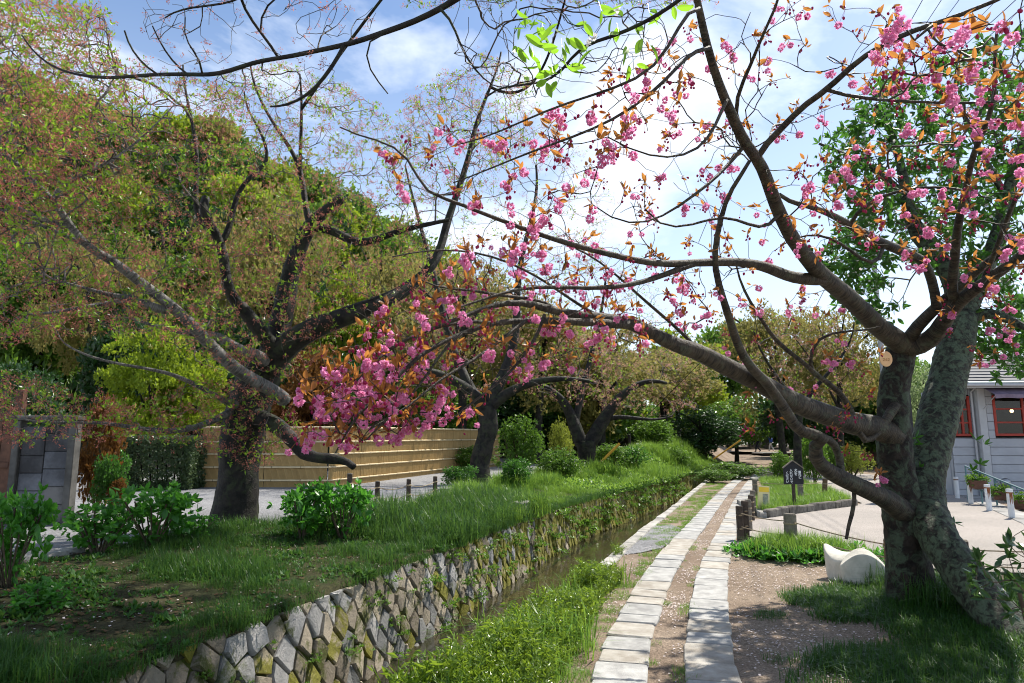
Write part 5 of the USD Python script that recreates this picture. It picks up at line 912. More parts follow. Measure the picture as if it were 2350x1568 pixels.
field("verge_grass", "thin tufts of grass along the slab path's edges", short, gv, r5.uniform(.2, .6, len(gv)), M_grass2)
gc = np.vstack([np.c_[r5.normal(4.45, .24, 90), r5.normal(10.35, .22, 90)], np.c_[r5.normal(3.98, .16, 60), r5.normal(10.6, .15, 60)]]); gc = gc[gc[:, 0] > 3.66]
field("post_grass", "lush grass clump growing round the low rope post", tall, gc, r5.uniform(.6, 1.05, len(gc)), M_grass2); field("post_herbs", "leafy herbs in the grass clump at the rope post", herb, np.vstack([gc, gc + r5.normal(0, .1, gc.shape)]), r5.uniform(.9, 1.7, 2 * len(gc)), M_hyd)
# fallen petals and pebbles
def litter(name, label, n, m, size, ys_, fx):
    y = ys_(n); x = fx(y, n); p = np.c_[x, y, H(x, y) + np.where(x < XT(y), .062, .012)]; d = np.c_[r5.normal(0, .18, (n, 2)), np.ones(n)]
    z = meshkit.fbm(np.c_[x * 1.2, y * 1.2, 0 * x], 3, 2); ok = r5.random(n) < np.clip((z - .32) * 3.2, .08, 1)
    single(name, scatter(TM([[-.5, -.5, 0], [.5, -.35, .05], [.45, .5, 0], [-.4, .4, .06]], [[0, 1, 2], [0, 2, 3]]), p[ok], frames(d[ok], r5), r5.uniform(*size, int(ok.sum()))), m, label, "petals", None, "stuff")
M_petal = foliage("fallen_petal", [(.62, .54, .52), (.74, .68, .66), (.55, .45, .43)], .2, .7, .2)
M_peb = foliage("pebble", [(.12, .10, .08), (.25, .22, .19), (.34, .31, .28), (.18, .13, .09)], .0, .9, .1)
def wide(y, n):
    return np.where(r5.random(n) < .3, PC(y) + r5.normal(0, .11, n), np.where(r5.random(n) < .65, PR(y) + np.abs(r5.normal(0, .9, n)), PL(y) - np.abs(r5.normal(0, .35, n))))
litter("fallen_petals", "pale fallen cherry petals scattered on path and earth", 13000, M_petal, (.008, .020), lambda n: 4 + 18 * r5.random(n) ** 1.7, wide)
litter("bank_petals", "pale petals scattered on the near left bank and the grass at right", 4200, M_petal, (.009, .022), lambda n: 3.6 + 9 * r5.random(n), lambda y, n: np.where(r5.random(n) < .5, CB(y) + (XT(y) - CB(y)) * r5.random(n), r5.uniform(2.8, 6.2, n)))
M_brown_leaf = foliage("dead_leaf", [(.10, .06, .03), (.17, .11, .06), (.07, .05, .03), (.22, .16, .10)], .15, .8, .15)
litter("leaf_litter", "brown dead leaves and twigs littering the shaded left bank", 5200, M_brown_leaf, (.018, .045), lambda n: 3.3 + 12 * r5.random(n) ** 1.3, lambda y, n: CB(y) + (XT(y) - CB(y)) * r5.random(n))
litter("loose_pebbles", "small loose stones and crumbs on the earth beside the slabs", 7000, M_peb, (.005, .014), lambda n: 4 + 13 * r5.random(n) ** 1.5, wide)
# ---------------------------------------------------------------- bamboo fence
M_bam = plain("bamboo_slat", (.56, .42, .21), .5, .35, var=.3, scale=9.0, bump=.1)
M_bams = [mat(f"split_bamboo_{i}", {"g": ("geometry", {}), "n": ("noise_texture", {"scale": 3.0, "detail": 5.0}), "r": ("rgb_ramp", {"ramp": [(0, (.30, .19, .07)), (.35, (.46, .32, .13)), (.65, (.55, .40, .18)), (1, (.64, .50, .26))]}), "mf": ("mix_float", {"fac": .35}), "p": ("principled_bsdf", {"roughness": .5, "specular_ior_level": .35})}, [("g.position", "n.vector"), ("g.random_per_island", "mf.a"), ("n.fac", "mf.b"), ("mf.result", "r.fac"), ("r.color", "p.base_color")], "p.BSDF") for i in range(1)][0]
M_rail = plain("bamboo_rail", (.66, .54, .33), .45, .4, var=.2, scale=7.0)
M_cord = plain("black_cord", (.02, .018, .016), .9, .1)
def bamboo_fence(lab, a, b, za, zb, rails, h=1.87, hh=None):
    t = thing("bamboo_fence", lab, "fence"); a, b = np.array(a, float), np.array(b, float); L = np.linalg.norm(b - a); d = (b - a) / L; n = np.array([d[1], -d[0]]) if (np.array([d[1], -d[0]]) @ -a) > 0 else np.array([-d[1], d[0]])
    npan = max(1, int(round(L / 1.8)))
    for k in range(npan):
        V = []
        for s in np.arange(k * L / npan + .016, (k + 1) * L / npan - .006, .036):
            z = za + (zb - za) * s / L; p = a + d * s; w = .0165; e = r5.normal(0, .002); z1 = z + h - .03 + r5.normal(0, .006)
            r_ = [p - d * w - n * .004, p - d * w * .6 + n * (.008 + e), p + n * (.011 + e), p + d * w * .6 + n * (.008 + e), p + d * w - n * .004]
            lo = [[*q, z - .02] for q in r_]; hi = [[*q, z1] for q in r_]; V.append(grid(np.array([lo, hi]), True))
        part(t, "slat_panel", merge(V), M_bams)
        part(t, "panel_back", grid(np.array([[[*(a + d * k * L / npan - n * .012), za + (zb - za) * k / npan - .02], [*(a + d * (k + 1) * L / npan - n * .012), za + (zb - za) * (k + 1) / npan - .02]], [[*(a + d * k * L / npan - n * .012), za + (zb - za) * k / npan + h - .04], [*(a + d * (k + 1) * L / npan - n * .012), za + (zb - za) * (k + 1) / npan + h - .04]]])), M_cord)
    for hz in rails:
        top = hz > h - .06
        p = np.array([[*(a + d * s + n * .03), za + (zb - za) * s / L + hz] for s in np.linspace(-.03, L + .03, int(L / .15))]); r = np.full(len(p), .034 if top else .026); r[::3] *= 1.13
        part(t, "rail", tube(p, r, 8, True), M_rail, smooth=True)
        V = [tube(np.array([[*(a + d * (s + o) + n * .03), za + (zb - za) * s / L + hz] for o in (-.006, .006)]), .0385 if top else .0305, 8, True) for s in np.arange(.4, L, .9)]
        part(t, "cord_ties", merge(V), M_cord, None, "stuff")
    return t
fz = .33
FA, FB = (on(742, 1122, fz)[0], 21.4), None
fdir = np.array([.39, 1.0]); FB = np.array(FA) + fdir * 13.0
rails = [.22, .62, 1.02, 1.40, 1.85]
bamboo_fence("sunlit split bamboo fence receding along the gravel yard", FA, FB, fz, .50, rails)
bamboo_fence("shaded split bamboo fence facing the viewer behind the old cherry's trunk", (at(458, 1115, 21.4)[0], 21.42), (FA[0] - .04, 21.42), fz, fz, rails)
gate = thing("iron_gate", "narrow black iron gate between hedge and bamboo fence", "gate"); ga = at(434, 1115, 21.6); 
for k in range(8): part(gate, "bar", tube(np.array([[ga[0] + k * .045, ga[1], .3], [ga[0] + k * .045, ga[1], 1.55]]), .009, 5, True), M_cord)
for z in (.42, 1.0, 1.5): part(gate, "cross_rail", bx(ga[0] - .02, ga[0] + .34, ga[1] - .012, ga[1] + .012, z - .015, z + .015), M_cord)
# ---------------------------------------------------------------- rope fences
M_post = plain("dark_post_wood", (.075, .055, .042), .8, .25, var=.5, scale=14.0, bump=.4)
M_post2 = plain("brown_post_wood", (.20, .125, .065), .75, .25, var=.45, scale=12.0, bump=.4)
M_post3 = plain("grey_post_wood", (.22, .19, .15), .85, .2, var=.45, scale=12.0, bump=.4)
M_rope = plain("rope", (.34, .27, .18), .9, .1, var=.3, scale=60.0)
def post(lab, x, y, z, h, r, m, group=None, square=False, lean=0.0):
    t = thing("rope_post", lab, "post", (x, y, z), 0, 1, group)
    if square: part(t, "shaft", xform(bx(-r, r, -r, r, -.3, h, .012), roty=lean), m)
    else:
        part(t, "shaft", xform(lathe([(r * 1.02, -.3), (r, .0), (r * .98, h - .02)], 14), roty=lean), m, smooth=50); part(t, "top", xform(lathe([(r * .98, h - .02), (r * .86, h), (0, h + .004)], 14), roty=lean), M_post3)
    for hz in (.36, .74): part(t, "rope_knot", xform(lathe([(r * 1.0, h * hz - .016), (r + .014, h * hz), (r * 1.0, h * hz + .016)], 10), roty=lean), M_rope)
    return np.array([x, y, z]), h
def rope(name, lab, a, b, sag=.04, r=.009, cat="rope"):
    s = np.linspace(0, 1, 18)[:, None]; p = a + (b - a) * s; p[:, 2] -= 4 * sag * s[:, 0] * (1 - s[:, 0]); single(name, tube(p, r, 6, True), M_rope, lab, cat)
def run(posts, labs, sag=.04, hs=(.36, .74)):
    for i in range(len(posts) - 1):
        (pa, ha), (pb, hb) = posts[i], posts[i + 1]
        for q, k in zip(("lower", "upper"), hs): rope("rope", f"{q} rope {labs[i]}", pa + [0, 0, ha * k], pb + [0, 0, hb * k], sag)
lp = []
for lab, px, py0, py1 in (("nearest brown rope post at the gravel yard's edge, beside the bright hydrangea", 865, 1162, 1104), ("middle one of the three brown rope posts in front of the bamboo fence", 937, 1155, 1099), ("brown rope post nearest the second black trunk", 998, 1142, 1093)):
    g = on(px, py0, .3); h = at(px, py1, g[1])[2] - .3; lp.append(post(lab, g[0], g[1], .3, h, .055, M_post))
g_ = on(800, 1178, .3); lp.insert(0, post("rope post half hidden in the bright hydrangea", g_[0], g_[1], .3, .78, .055, M_post))
run(lp, ["between the hydrangea and the nearest brown post", "between the first two brown posts of the yard", "between the last two brown posts of the yard"], .07)
rp_ = {}
for key, lab, px, py0, py1, Y, r, m, sq in (("A", "dark square post nearest the path in the row before the island", 1700, 1243, 1161, None, .05, M_post, True), ("A2", "dark post close behind the nearest square post", 1713, 1240, 1149, None, .05, M_post, True), ("A3", "greyish post third in the row beside the path", 1720, 1222, 1147, None, .06, M_post3, False), ("A4", "dark post fourth in the row beside the path", 1726, 1198, 1136, None, .06, M_post, False), ("A5", "grey post fifth in the row beside the path", 1730, 1184, 1126, None, .06, M_post3, False), ("A6", "tall grey post at the island's path side corner", 1734, 1146, 1100, None, .075, M_post3, False),
                                            ("I1", "grey post in the island's grass right of the yellow notice", 1839, 1158, 1102, None, .075, M_post3, False), ("I2", "leaning bare wood post at the island's right, under the pink limb", 1892, 1146, 1098, None, .075, M_post2, False), ("B", "low sawn post standing in the grass clump", 1817, 1262, 1179, 10.7, .095, M_post3, False), ("C", "brown post just left of the pink cherry's trunk", 2050, 1306, 1236, 8.9, .09, M_post2, False), ("D", "black post right of the leaning trunk", 2207, 1312, 1238, 8.5, .10, M_post, False)):
    g = on(px, py0) if Y is None else at(px, py0, Y); z = float(H(g[0], g[1])) if Y else 0.0; z = 0.0 if not Y else min(g[2], 0.05); h = at(px, py1, g[1])[2] - z
    rp_[key] = post(lab, g[0], g[1], z, h, r, m, None, sq, .1 if key == "I2" else 0)
run([rp_["A"], rp_["B"], rp_["C"], rp_["D"]], ["from the square post to the low sawn post", "from the low sawn post to the brown post by the trunk", "from the brown post behind the trunk to the black post"], .03, (.42, .8))
run([rp_["D"], (np.array([8.4, 8.0, 0]), .6)], ["running right from the black post"], .03); run([rp_["A6"], rp_["I1"], rp_["I2"]], ["in front of the yellow notice", "in the island between its grey and leaning posts"], .03, (.4, .85))
# island kerb
ik = thing("island_kerb", "mossy grey kerb stones round the front of the grassy island", "kerb"); ka, kb = np.array([5.75, 15.75]), np.array([9.25, 18.7]); kd = (kb - ka); kl_ = np.linalg.norm(kd); kd /= kl_; kn = np.array([kd[1], -kd[0]]); s = 0
M_kerb2 = plain("kerb_stone_mossy", (.22, .20, .17), .9, .15, var=.55, scale=7.0, bump=.6, bscale=30.0)
while s < kl_ - .2:
    L = min(r5.uniform(.32, .6), kl_ - s); a, b = ka + kd * (s + .01), ka + kd * (s + L - .01); part(ik, "kerb_stone", slab(Polygon([a - kn * .1, a + kn * (.06 + r5.uniform(-.015, .02)), b + kn * (.06 + r5.uniform(-.015, .02)), b - kn * .1]).segmentize(.2), -.1, .2 + r5.uniform(-.01, .02), .025), M_kerb2); s += L
s = 0
while s < 3.2:
    a = ka + np.array([.18, 1.0]) * s * .98; b = a + np.array([.18, 1.0]) * .5; n_ = np.array([-1, .18]); part(ik, "kerb_stone", slab(Polygon([a, b, b + n_ * .14, a + n_ * .14]).segmentize(.2), -.1, .13, .02), M_kerb); s += .53
# ---------------------------------------------------------------- signs
M_black = plain("sign_black", (.012, .013, .018), .55, .3, var=.3, scale=10); M_wtext = plain("sign_white", (.72, .74, .76), .7, .2, var=.1)
GL = json.loads('''{"\\u5712":[[[[4,51],[60,51],[59,-7],[53,-7],[52,-4],[12,-4],[10,-7],[4,-6]],[[35,10],[34,2],[53,2],[53,6],[47,4],[44,7]],[[47,12],[50,9],[53,9],[53,30],[48,30],[48,19],[51,17],[51,15]],[[48,38],[35,38],[35,35],[53,35],[53,46],[35,46],[35,43],[48,43]],[[23,24],[23,21],[42,22],[41,24]],[[40,16],[41,15],[41,16]],[[11,35],[29,35],[29,38],[16,38],[16,43],[28,43],[29,45],[27,46],[11,46]],[[11,3],[28,2],[28,10],[16,4],[11,5]],[[11,10],[16,10],[24,14],[24,16],[16,16],[16,30],[11,30]]]],"\\u5185":[[[[5,43],[29,44],[29,55],[35,55],[35,44],[58,44],[58,-4],[52,-7],[42,-7],[40,0],[52,0],[52,9],[47,7],[32,22],[28,15],[17,6],[12,9],[12,-7],[6,-7]],[[35,30],[50,14],[52,14],[52,37],[35,37]],[[12,13],[17,14],[24,21],[28,30],[28,37],[12,37]]]],"\\u306b":[[[[25,6],[26,18],[32,18],[32,8],[37,6],[49,6],[58,8],[59,1],[52,-1],[35,-1],[29,1]]],[[[28,44],[56,44],[56,37],[28,37]]],[[[7,7],[8,36],[10,49],[13,50],[18,49],[14,29],[14,19],[20,19],[20,14],[16,5],[16,-3],[9,-3]]]],"\\u72ac":[[[[2,30],[3,36],[28,36],[29,55],[36,54],[35,36],[52,36],[52,38],[39,49],[42,53],[45,53],[57,43],[57,40],[53,36],[61,36],[62,30],[38,29],[38,25],[45,12],[53,4],[62,0],[63,-2],[59,-7],[50,-3],[40,7],[32,20],[22,3],[13,-4],[6,-7],[2,-3],[2,-1],[13,5],[20,12],[24,19],[26,28]]]],"\\u3092":[[[[5,18],[19,37],[18,38],[7,38],[7,45],[22,44],[23,52],[30,52],[29,44],[48,46],[48,39],[27,38],[24,32],[35,31],[39,27],[53,34],[56,33],[57,30],[57,27],[39,20],[39,7],[32,7],[31,15],[29,15],[24,8],[24,5],[28,2],[53,3],[52,-4],[30,-5],[19,-1],[17,3],[17,10],[24,19],[31,23],[30,26],[21,25],[11,14]]]],"\\u5165":[[[[2,-2],[3,1],[7,2],[17,11],[26,28],[28,38],[18,47],[21,53],[23,53],[30,47],[36,39],[50,12],[63,1],[60,-6],[54,-3],[45,6],[33,26],[24,8],[13,-3],[6,-6]]]],"\\u308c":[[[[3,7],[3,11],[17,30],[17,34],[5,33],[4,40],[17,41],[18,43],[18,52],[25,52],[24,43],[26,41],[26,36],[40,43],[44,43],[50,40],[52,36],[50,6],[55,6],[62,11],[63,3],[54,-2],[48,-2],[43,2],[42,9],[45,33],[42,36],[38,36],[32,33],[23,25],[23,-4],[16,-4],[16,14],[13,13],[8,4]]]],"\\u306a":[[[[41,38],[42,41],[46,43],[59,36],[61,33],[56,28]]],[[[20,1],[21,11],[29,16],[39,16],[38,32],[45,32],[45,14],[58,6],[57,1],[53,0],[49,5],[46,5],[44,-1],[38,-5],[26,-4]],[[27,8],[28,2],[37,2],[39,9],[38,10],[30,10]]],[[[5,10],[18,34],[17,35],[6,35],[5,41],[20,41],[22,46],[22,52],[30,52],[28,43],[37,44],[37,37],[25,35],[23,27],[12,8]]]],"\\u3044":[[[[49,28],[42,42],[48,44],[52,39],[59,19],[59,9],[53,8]]],[[[8,20],[7,45],[15,46],[15,21],[17,12],[21,6],[26,8],[30,19],[35,16],[36,12],[28,-1],[20,-2],[16,0],[12,5]]]],"\\u3067":[[[[43,30],[43,33],[48,34],[53,23],[48,22]]],[[[55,24],[50,35],[54,37],[60,29],[60,26]]],[[[4,37],[4,43],[57,47],[57,40],[46,40],[39,37],[33,31],[30,23],[31,12],[36,7],[43,4],[52,3],[50,-4],[40,-3],[31,1],[24,10],[23,24],[26,32],[31,39],[6,35]]]],"\\u304f":[[[[12,22],[13,28],[31,42],[40,52],[46,48],[43,43],[21,25],[21,23],[26,18],[47,1],[47,-2],[44,-5],[40,-5],[34,3],[17,16]]]],"\\u3060":[[[[49,36],[44,47],[46,48],[50,48],[54,41],[54,38]]],[[[56,39],[51,48],[52,50],[56,51],[62,41]]],[[[27,4],[28,15],[34,15],[34,6],[36,4],[39,3],[57,4],[57,-3],[38,-4],[30,-1]]],[[[31,29],[33,31],[54,31],[56,30],[56,24],[32,24]]],[[[4,33],[4,40],[19,41],[20,51],[27,50],[26,41],[35,43],[38,42],[37,36],[24,34],[21,19],[12,-5],[5,-3],[5,0],[12,14],[16,33]]]],"\\u3055":[[[[9,35],[9,41],[34,40],[31,48],[31,51],[33,52],[38,52],[41,41],[53,44],[56,43],[56,37],[44,35],[47,26],[53,19],[50,14],[33,16],[34,22],[42,21],[36,34],[18,33]]],[[[11,6],[11,14],[13,20],[20,21],[21,18],[18,13],[19,6],[27,3],[49,4],[49,-3],[21,-3],[15,0]]]]}''')
def glyph(ch, size):
    ms = []
    for rings in GL[ch]:
        m = trimesh.creation.extrude_polygon(Polygon(rings[0], rings[1:]), .004, engine="earcut"); m.apply_scale([size / 64, size / 64, 1]); ms.append(TM(m.vertices, m.faces))
    return merge(ms)
YS = 17.6; sc = at(1820, 1085, YS); SW, SH = wid(43, sc), wid(52, sc)
sg_ = thing("notice_board", "black gable topped notice board with white Japanese writing on the island", "sign", (sc[0], sc[1], 0), -.12)
z0 = sc[2] - SH * .5; bp = Polygon([(-SW / 2, 0), (SW / 2, 0), (SW / 2, SH * .68), (0, SH), (-SW / 2, SH * .68)]); bm = trimesh.creation.extrude_polygon(bp, .03, engine="earcut"); bm.apply_transform(trimesh.transformations.rotation_matrix(math.pi / 2, [1, 0, 0])); bm.apply_translation([0, .015, z0])
part(sg_, "board", TM(bm.vertices, bm.faces), M_black)
for sx in (-1, 1): part(sg_, "roof_strip", xform(bx(-SW * .33, SW * .33, -.035, .03, 0, .022), roty=sx * math.atan2(SH * .32, SW / 2), loc=(sx * SW * .26, 0, z0 + SH * .85)), M_post3)
part(sg_, "post", bx(-.035, .035, .017, .085, -.2, z0 + SH * .6), M_post)
cs_ = SH * .135
for col, (word, xo, zo, k) in enumerate((("園内に", SW * .33, SH * .58, .92), ("犬を", SW * .13, SH * .66, 1.12), ("入れないで", -SW * .11, SH * .66, 1.0), ("ください", -SW * .32, SH * .55, 1.0))):
    V = []
    for i, ch in enumerate(word):
        g = glyph(ch, cs_ * k); g.apply_transform(trimesh.transformations.rotation_matrix(math.pi / 2, [1, 0, 0])); g.apply_translation([xo - cs_ * k / 2, -.0165, z0 + zo - (i + .85) * cs_ * k * .93]); V.append(g)
    part(sg_, "lettering", merge(V), M_wtext)
yn = thing("yellow_notice", "small pale yellow notice board standing in the island's grass", "sign"); y0 = at(1752, 1165, 16.6); y0[2] = 0; yw_, yh_ = .33, .62
M_ypap = plain("notice_paper", (.62, .55, .28), .6, .3, var=.15, scale=5); M_yel2 = plain("notice_yellow", (.66, .46, .03), .6, .3, var=.1)
part(yn, "panel", xform(bx(-yw_ / 2, yw_ / 2, -.012, .012, .0, yh_), roty=.06, rotz=.35, loc=y0 + [0, 0, .05]), M_ypap); part(yn, "heading_band", xform(bx(-yw_ * .44, yw_ * .44, -.016, -.0125, yh_ * .77, yh_ * .95), roty=.06, rotz=.35, loc=y0 + [0, 0, .05]), M_yel2); part(yn, "photo_print", xform(bx(-yw_ * .1, yw_ * .36, -.0155, -.0125, yh_ * .3, yh_ * .7), roty=.06, rotz=.35, loc=y0 + [0, 0, .05]), plain("print_grey", (.28, .30, .22), .6, .3, var=.5, scale=20)); part(yn, "stake", xform(bx(-.02, .02, .0125, .045, -.2, yh_ * .9), roty=.06, rotz=.35, loc=y0 + [0, 0, .05]), M_post2)
# ---------------------------------------------------------------- saddle stools
M_stool = plain("cast_stone", (.56, .53, .46), .75, .3, var=.18, scale=9.0, bump=.25, bscale=60.0, col2=(.44, .42, .36))
def stool():
    n, m = 36, 9; R = .235; V = []; th = np.linspace(0, 2 * np.pi, n, endpoint=False); saddle = lambda x, y: .33 + .085 * ((y / R) ** 2 - (x / R) ** 2)
    prof = []
    for k, (fr, dz) in enumerate(((.86, 0), (.93, .06), (1.0, .2))):
        prof.append(np.stack([np.cos(th) * R * fr, np.sin(th) * R * fr, np.full(n, dz) if k < 2 else saddle(np.cos(th) * R, np.sin(th) * R) - .03], 1))
    prof.append(np.stack([np.cos(th) * R * .985, np.sin(th) * R * .985, saddle(np.cos(th) * R, np.sin(th) * R) - .008], 1))
    for fr in (.94, .75, .5, .25): prof.append(np.stack([np.cos(th) * R * fr, np.sin(th) * R * fr, saddle(np.cos(th) * R * fr, np.sin(th) * R * fr) - .0], 1))
    P_ = np.stack(prof); v = P_.reshape(-1, 3); i, j = np.meshgrid(np.arange(len(prof) - 1), np.arange(n), indexing="ij"); j2 = (j + 1) % n; q = np.stack([i * n + j, i * n + j2, (i + 1) * n + j2, (i + 1) * n + j], -1).reshape(-1, 4); c = len(v); v = np.vstack([v, [[0, 0, .33]]]); b = (len(prof) - 1) * n; jj = np.arange(n)
    return TM(v, np.vstack([q[:, [0, 1, 2]], q[:, [0, 2, 3]], np.stack([b + jj, b + (jj + 1) % n, np.full(n, c)], 1)]))
st_m = stool()
for lab, px, py, Y, rz, s in (("saddle shaped pale stone stool farther from the viewer, by the rope", 1942, 1330, 8.75, .8, 1.0), ("saddle shaped pale stone stool in front, nearest the pink cherry's foot", 1985, 1352, 8.15, -.42, 1.05)):
    g = at(px, py, Y); t = thing("saddle_stool", lab, "stool", (g[0], g[1], .0), rz, s); part(t, "body", st_m, M_stool, smooth=50)
# ---------------------------------------------------------------- white bollards
M_bol = plain("bollard_white", (.62, .63, .64), .5, .35, var=.15, scale=5.0); M_rust2 = plain("rust_stain", (.26, .10, .04), .8, .2, var=.5, scale=30)
for i, (px, py, lab) in enumerate(((2198, 1146, "white bollard farthest along the road's right edge"), (2229, 1159, "second farthest white bollard, streaked with rust"), (2271, 1175, "second nearest white bollard along the road's edge"), (2323, 1193, "nearest white bollard, rusty at its head"))):
    g = on(px, py); t = thing("bollard", lab, "bollard", (g[0], g[1], 0), 0, 1, "white bollards along the road's edge"); part(t, "shaft", lathe([(.062, -.2), (.062, .6)], 18), M_bol, smooth=True); part(t, "cap", lathe([(.064, .6), (.066, .605), (.066, .655), (.06, .668), (0, .672)], 18), M_bol); part(t, "rust_band", lathe([(.0628, .57), (.0635, .6), (.0628, .602)], 18), M_rust2)
    if i: aa = np.linspace(-2.3, -1.1, 7); part(t, "rust_streak", grid(np.stack([np.stack([.0627 * np.cos(aa), .0627 * np.sin(aa), np.full(7, .57)], 1), np.stack([.0627 * np.cos(aa), .0627 * np.sin(aa), .40 + .12 * np.sin(np.arange(7) * 2.3 + i)], 1)], 1), True), M_rust2)
ck = thing("road_kerb", "pale concrete strip along the road under the white bollards", "kerb")
for k in range(9):
    a = np.array([10.2, 13.3]) + np.array([.44, .898]) * k * 1.25; b = a + np.array([.44, .898]) * 1.23; n_ = np.array([.898, -.44]); part(ck, "kerb_slab", slab(Polygon([a - n_ * .22, a + n_ * .3, b + n_ * .3, b - n_ * .22]).segmentize(.6), -1.0, .05, .015), M_conc)
# ---------------------------------------------------------------- white house at the right
M_side = plain("white_siding", (.36, .375, .41), .6, .3, var=.10, scale=3.0); M_trim = plain("white_trim", (.42, .43, .45), .55, .3, var=.08); M_red = plain("red_frame", (.34, .035, .02), .5, .35, var=.2, scale=8)
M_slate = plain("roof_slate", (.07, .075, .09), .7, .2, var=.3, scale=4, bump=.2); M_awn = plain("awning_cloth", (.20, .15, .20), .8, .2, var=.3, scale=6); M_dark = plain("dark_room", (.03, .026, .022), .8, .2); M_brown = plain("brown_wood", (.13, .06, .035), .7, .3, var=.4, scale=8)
M_pane = mat("window_pane", {"t": ("transparent_bsdf", {"color": (.75, .78, .78)}), "g": ("glossy_bsdf", {"roughness": .02, "color": (.9, .9, .9)}), "f": ("fresnel", {"IOR": 1.5}), "m": ("mix_closure", {})}, [("f.fac", "m.fac"), ("t.BSDF", "m.closure1"), ("g.BSDF", "m.closure2")], "m.closure")
M_lamp = mat("lamp_glow", {"e": ("emission", {"color": (1.0, .62, .25), "strength": 6.0})}, [], "e.emission")
M_redlamp = mat("red_lamp_glow", {"e": ("emission", {"color": (1.0, .10, .03), "strength": 1.2})}, [], "e.emission")
HY = 22.0; hc = at(2262, 1020, HY); hx0 = hc[0]
hs = thing("white_house", "white boarded house with red window frames beyond the road", "house", (hx0, HY, 0), -.06)
def hz(py, px=2300): return float(at(px, py, HY)[2])
zb, z_e, z_w0, z_w1 = -1.4, hz(892), hz(1001), hz(908)
def board_wall(x0, x1, y, z0, z1, holes, step=.27):
    z = z0
    while z < z1 - .02:
        zt = min(z + step - .012, z1); segs = [(x0, x1)]
        for hx_0, hx_1, h0, h1 in holes:
            if zt > h0 + .01 and z < h1 - .01: segs = [t for a, b in segs for t in ((a, min(b, hx_0)), (max(a, hx_1), b)) if t[1] - t[0] > .02]
        for a, b in segs:
            m = bx(a, b, y - .02, y + .0, z, zt, .006); m.vertices[:, 1] += (zt - m.vertices[:, 2]) * -.03; part(hs, "siding_board", m, M_side)
        z += step
W1 = (.32, 3.1, z_w0, z_w1); W0 = (-.78, -.24, z_w0 - .0, z_w1 + .0)
board_wall(.12, 5.0, 0, zb, z_e, [W1]); board_wall(-.9, -.13, .25, zb, z_e, [W0])
part(hs, "corner_post", bx(-.12, .11, -.035, .26, zb, z_e, .01), M_trim); part(hs, "drain_pipe", tube(np.array([[-.2, .16, zb], [-.2, .16, z_e - .1], [-.12, -.1, z_e + .1]]), .035, 10, True), M_trim, smooth=60)
part(hs, "wall_core", bx(-.9, 5.0, .3, .42, zb, z_w0 - .05), M_side); part(hs, "wall_core", bx(-.9, 5.0, .3, .42, z_w1 + .05, z_e), M_side)
def window(x0, x1, z0, z1, y, nx, nz):
    V = [bx(x0, x1, y - .05, y + .04, z0, z0 + .08, .008), bx(x0, x1, y - .05, y + .04, z1 - .08, z1, .008), bx(x0, x0 + .08, y - .046, y + .04, z0 + .081, z1 - .081, .008), bx(x1 - .08, x1, y - .046, y + .04, z0 + .081, z1 - .081, .008)]
    f = part(hs, "window", merge(V), M_red)
    for k in range(1, nx): xx = x0 + (x1 - x0) * k / nx; part(f, "mullion", bx(xx - .035, xx + .035, y - .04, y + .03, z0 + .081, z1 - .081, .006), M_red)
    for k in range(1, nz): zz = z0 + (z1 - z0) * k / nz; part(f, "glazing_bar", bx(x0 + .081, x1 - .081, y - .034, y + .026, zz - .025, zz + .025, .005), M_red)
    for i in range(nx):
        for k in range(nz):
            a, b = x0 + .08 + (x1 - x0 - .16) * i / nx, x0 + .08 + (x1 - x0 - .16) * (i + 1) / nx; c, d = z0 + .08 + (z1 - z0 - .16) * k / nz, z0 + .08 + (z1 - z0 - .16) * (k + 1) / nz
            part(f, "pane", grid(np.array([[[a, y, c], [b, y, c]], [[a, y, d], [b, y, d]]])), M_pane)
window(*W1, 0, 3, 3); window(*W0, .25, 2, 3)
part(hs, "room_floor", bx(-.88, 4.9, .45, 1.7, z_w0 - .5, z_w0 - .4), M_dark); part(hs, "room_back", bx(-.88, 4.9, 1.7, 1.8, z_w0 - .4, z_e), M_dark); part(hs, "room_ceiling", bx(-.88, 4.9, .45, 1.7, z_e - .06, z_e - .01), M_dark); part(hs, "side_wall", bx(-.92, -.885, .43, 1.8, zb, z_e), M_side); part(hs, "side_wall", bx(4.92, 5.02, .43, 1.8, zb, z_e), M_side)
for lx, lz, m, r in ((1.62, z_w1 - .45, M_lamp, .055), (-.5, z_w0 + .35, M_lamp, .05), (-.48, z_w1 - .9, M_redlamp, .11), (2.6, z_w1 - .5, M_lamp, .05)):
    lm = lathe([(0, -r), (r * .7, -r * .7), (r, 0), (r * .7, r * .7), (0, r)], 12, (lx, 1.1, lz)); part(hs, "lamp", lm, m, smooth=True)
# roof in courses of slate
slope = math.radians(24)
part(hs, "eaves_board", bx(-1.1, 5.4, -.5, -.44, z_e - .02, z_e + .16, .01), M_trim); part(hs, "soffit", bx(-1.1, 5.4, -.44, .3, z_e + .005, z_e + .03), M_trim); part(hs, "gutter", tube(np.array([[-1.15, -.56, z_e + .08], [5.4, -.56, z_e + .06]]), .06, 10, True), M_trim, smooth=60)
for k in range(9):
    d0 = k * .3; c, s_ = math.cos(slope), math.sin(slope); a0, a1 = -.62 + d0 * c, -.62 + (d0 + .34) * c; b0, b1 = z_e + .19 + d0 * s_, z_e + .19 + (d0 + .34) * s_
    part(hs, "roof_course", TM([[-1.15 + d0 * .35, a0, b0 + .03], [5.5, a0, b0 + .03], [5.5, a1, b1], [-1.15 + d0 * .35, a1, b1], [-1.15 + d0 * .35, a0, b0], [5.5, a0, b0]], [[0, 1, 2], [0, 2, 3], [4, 5, 1], [4, 1, 0]]), M_slate)
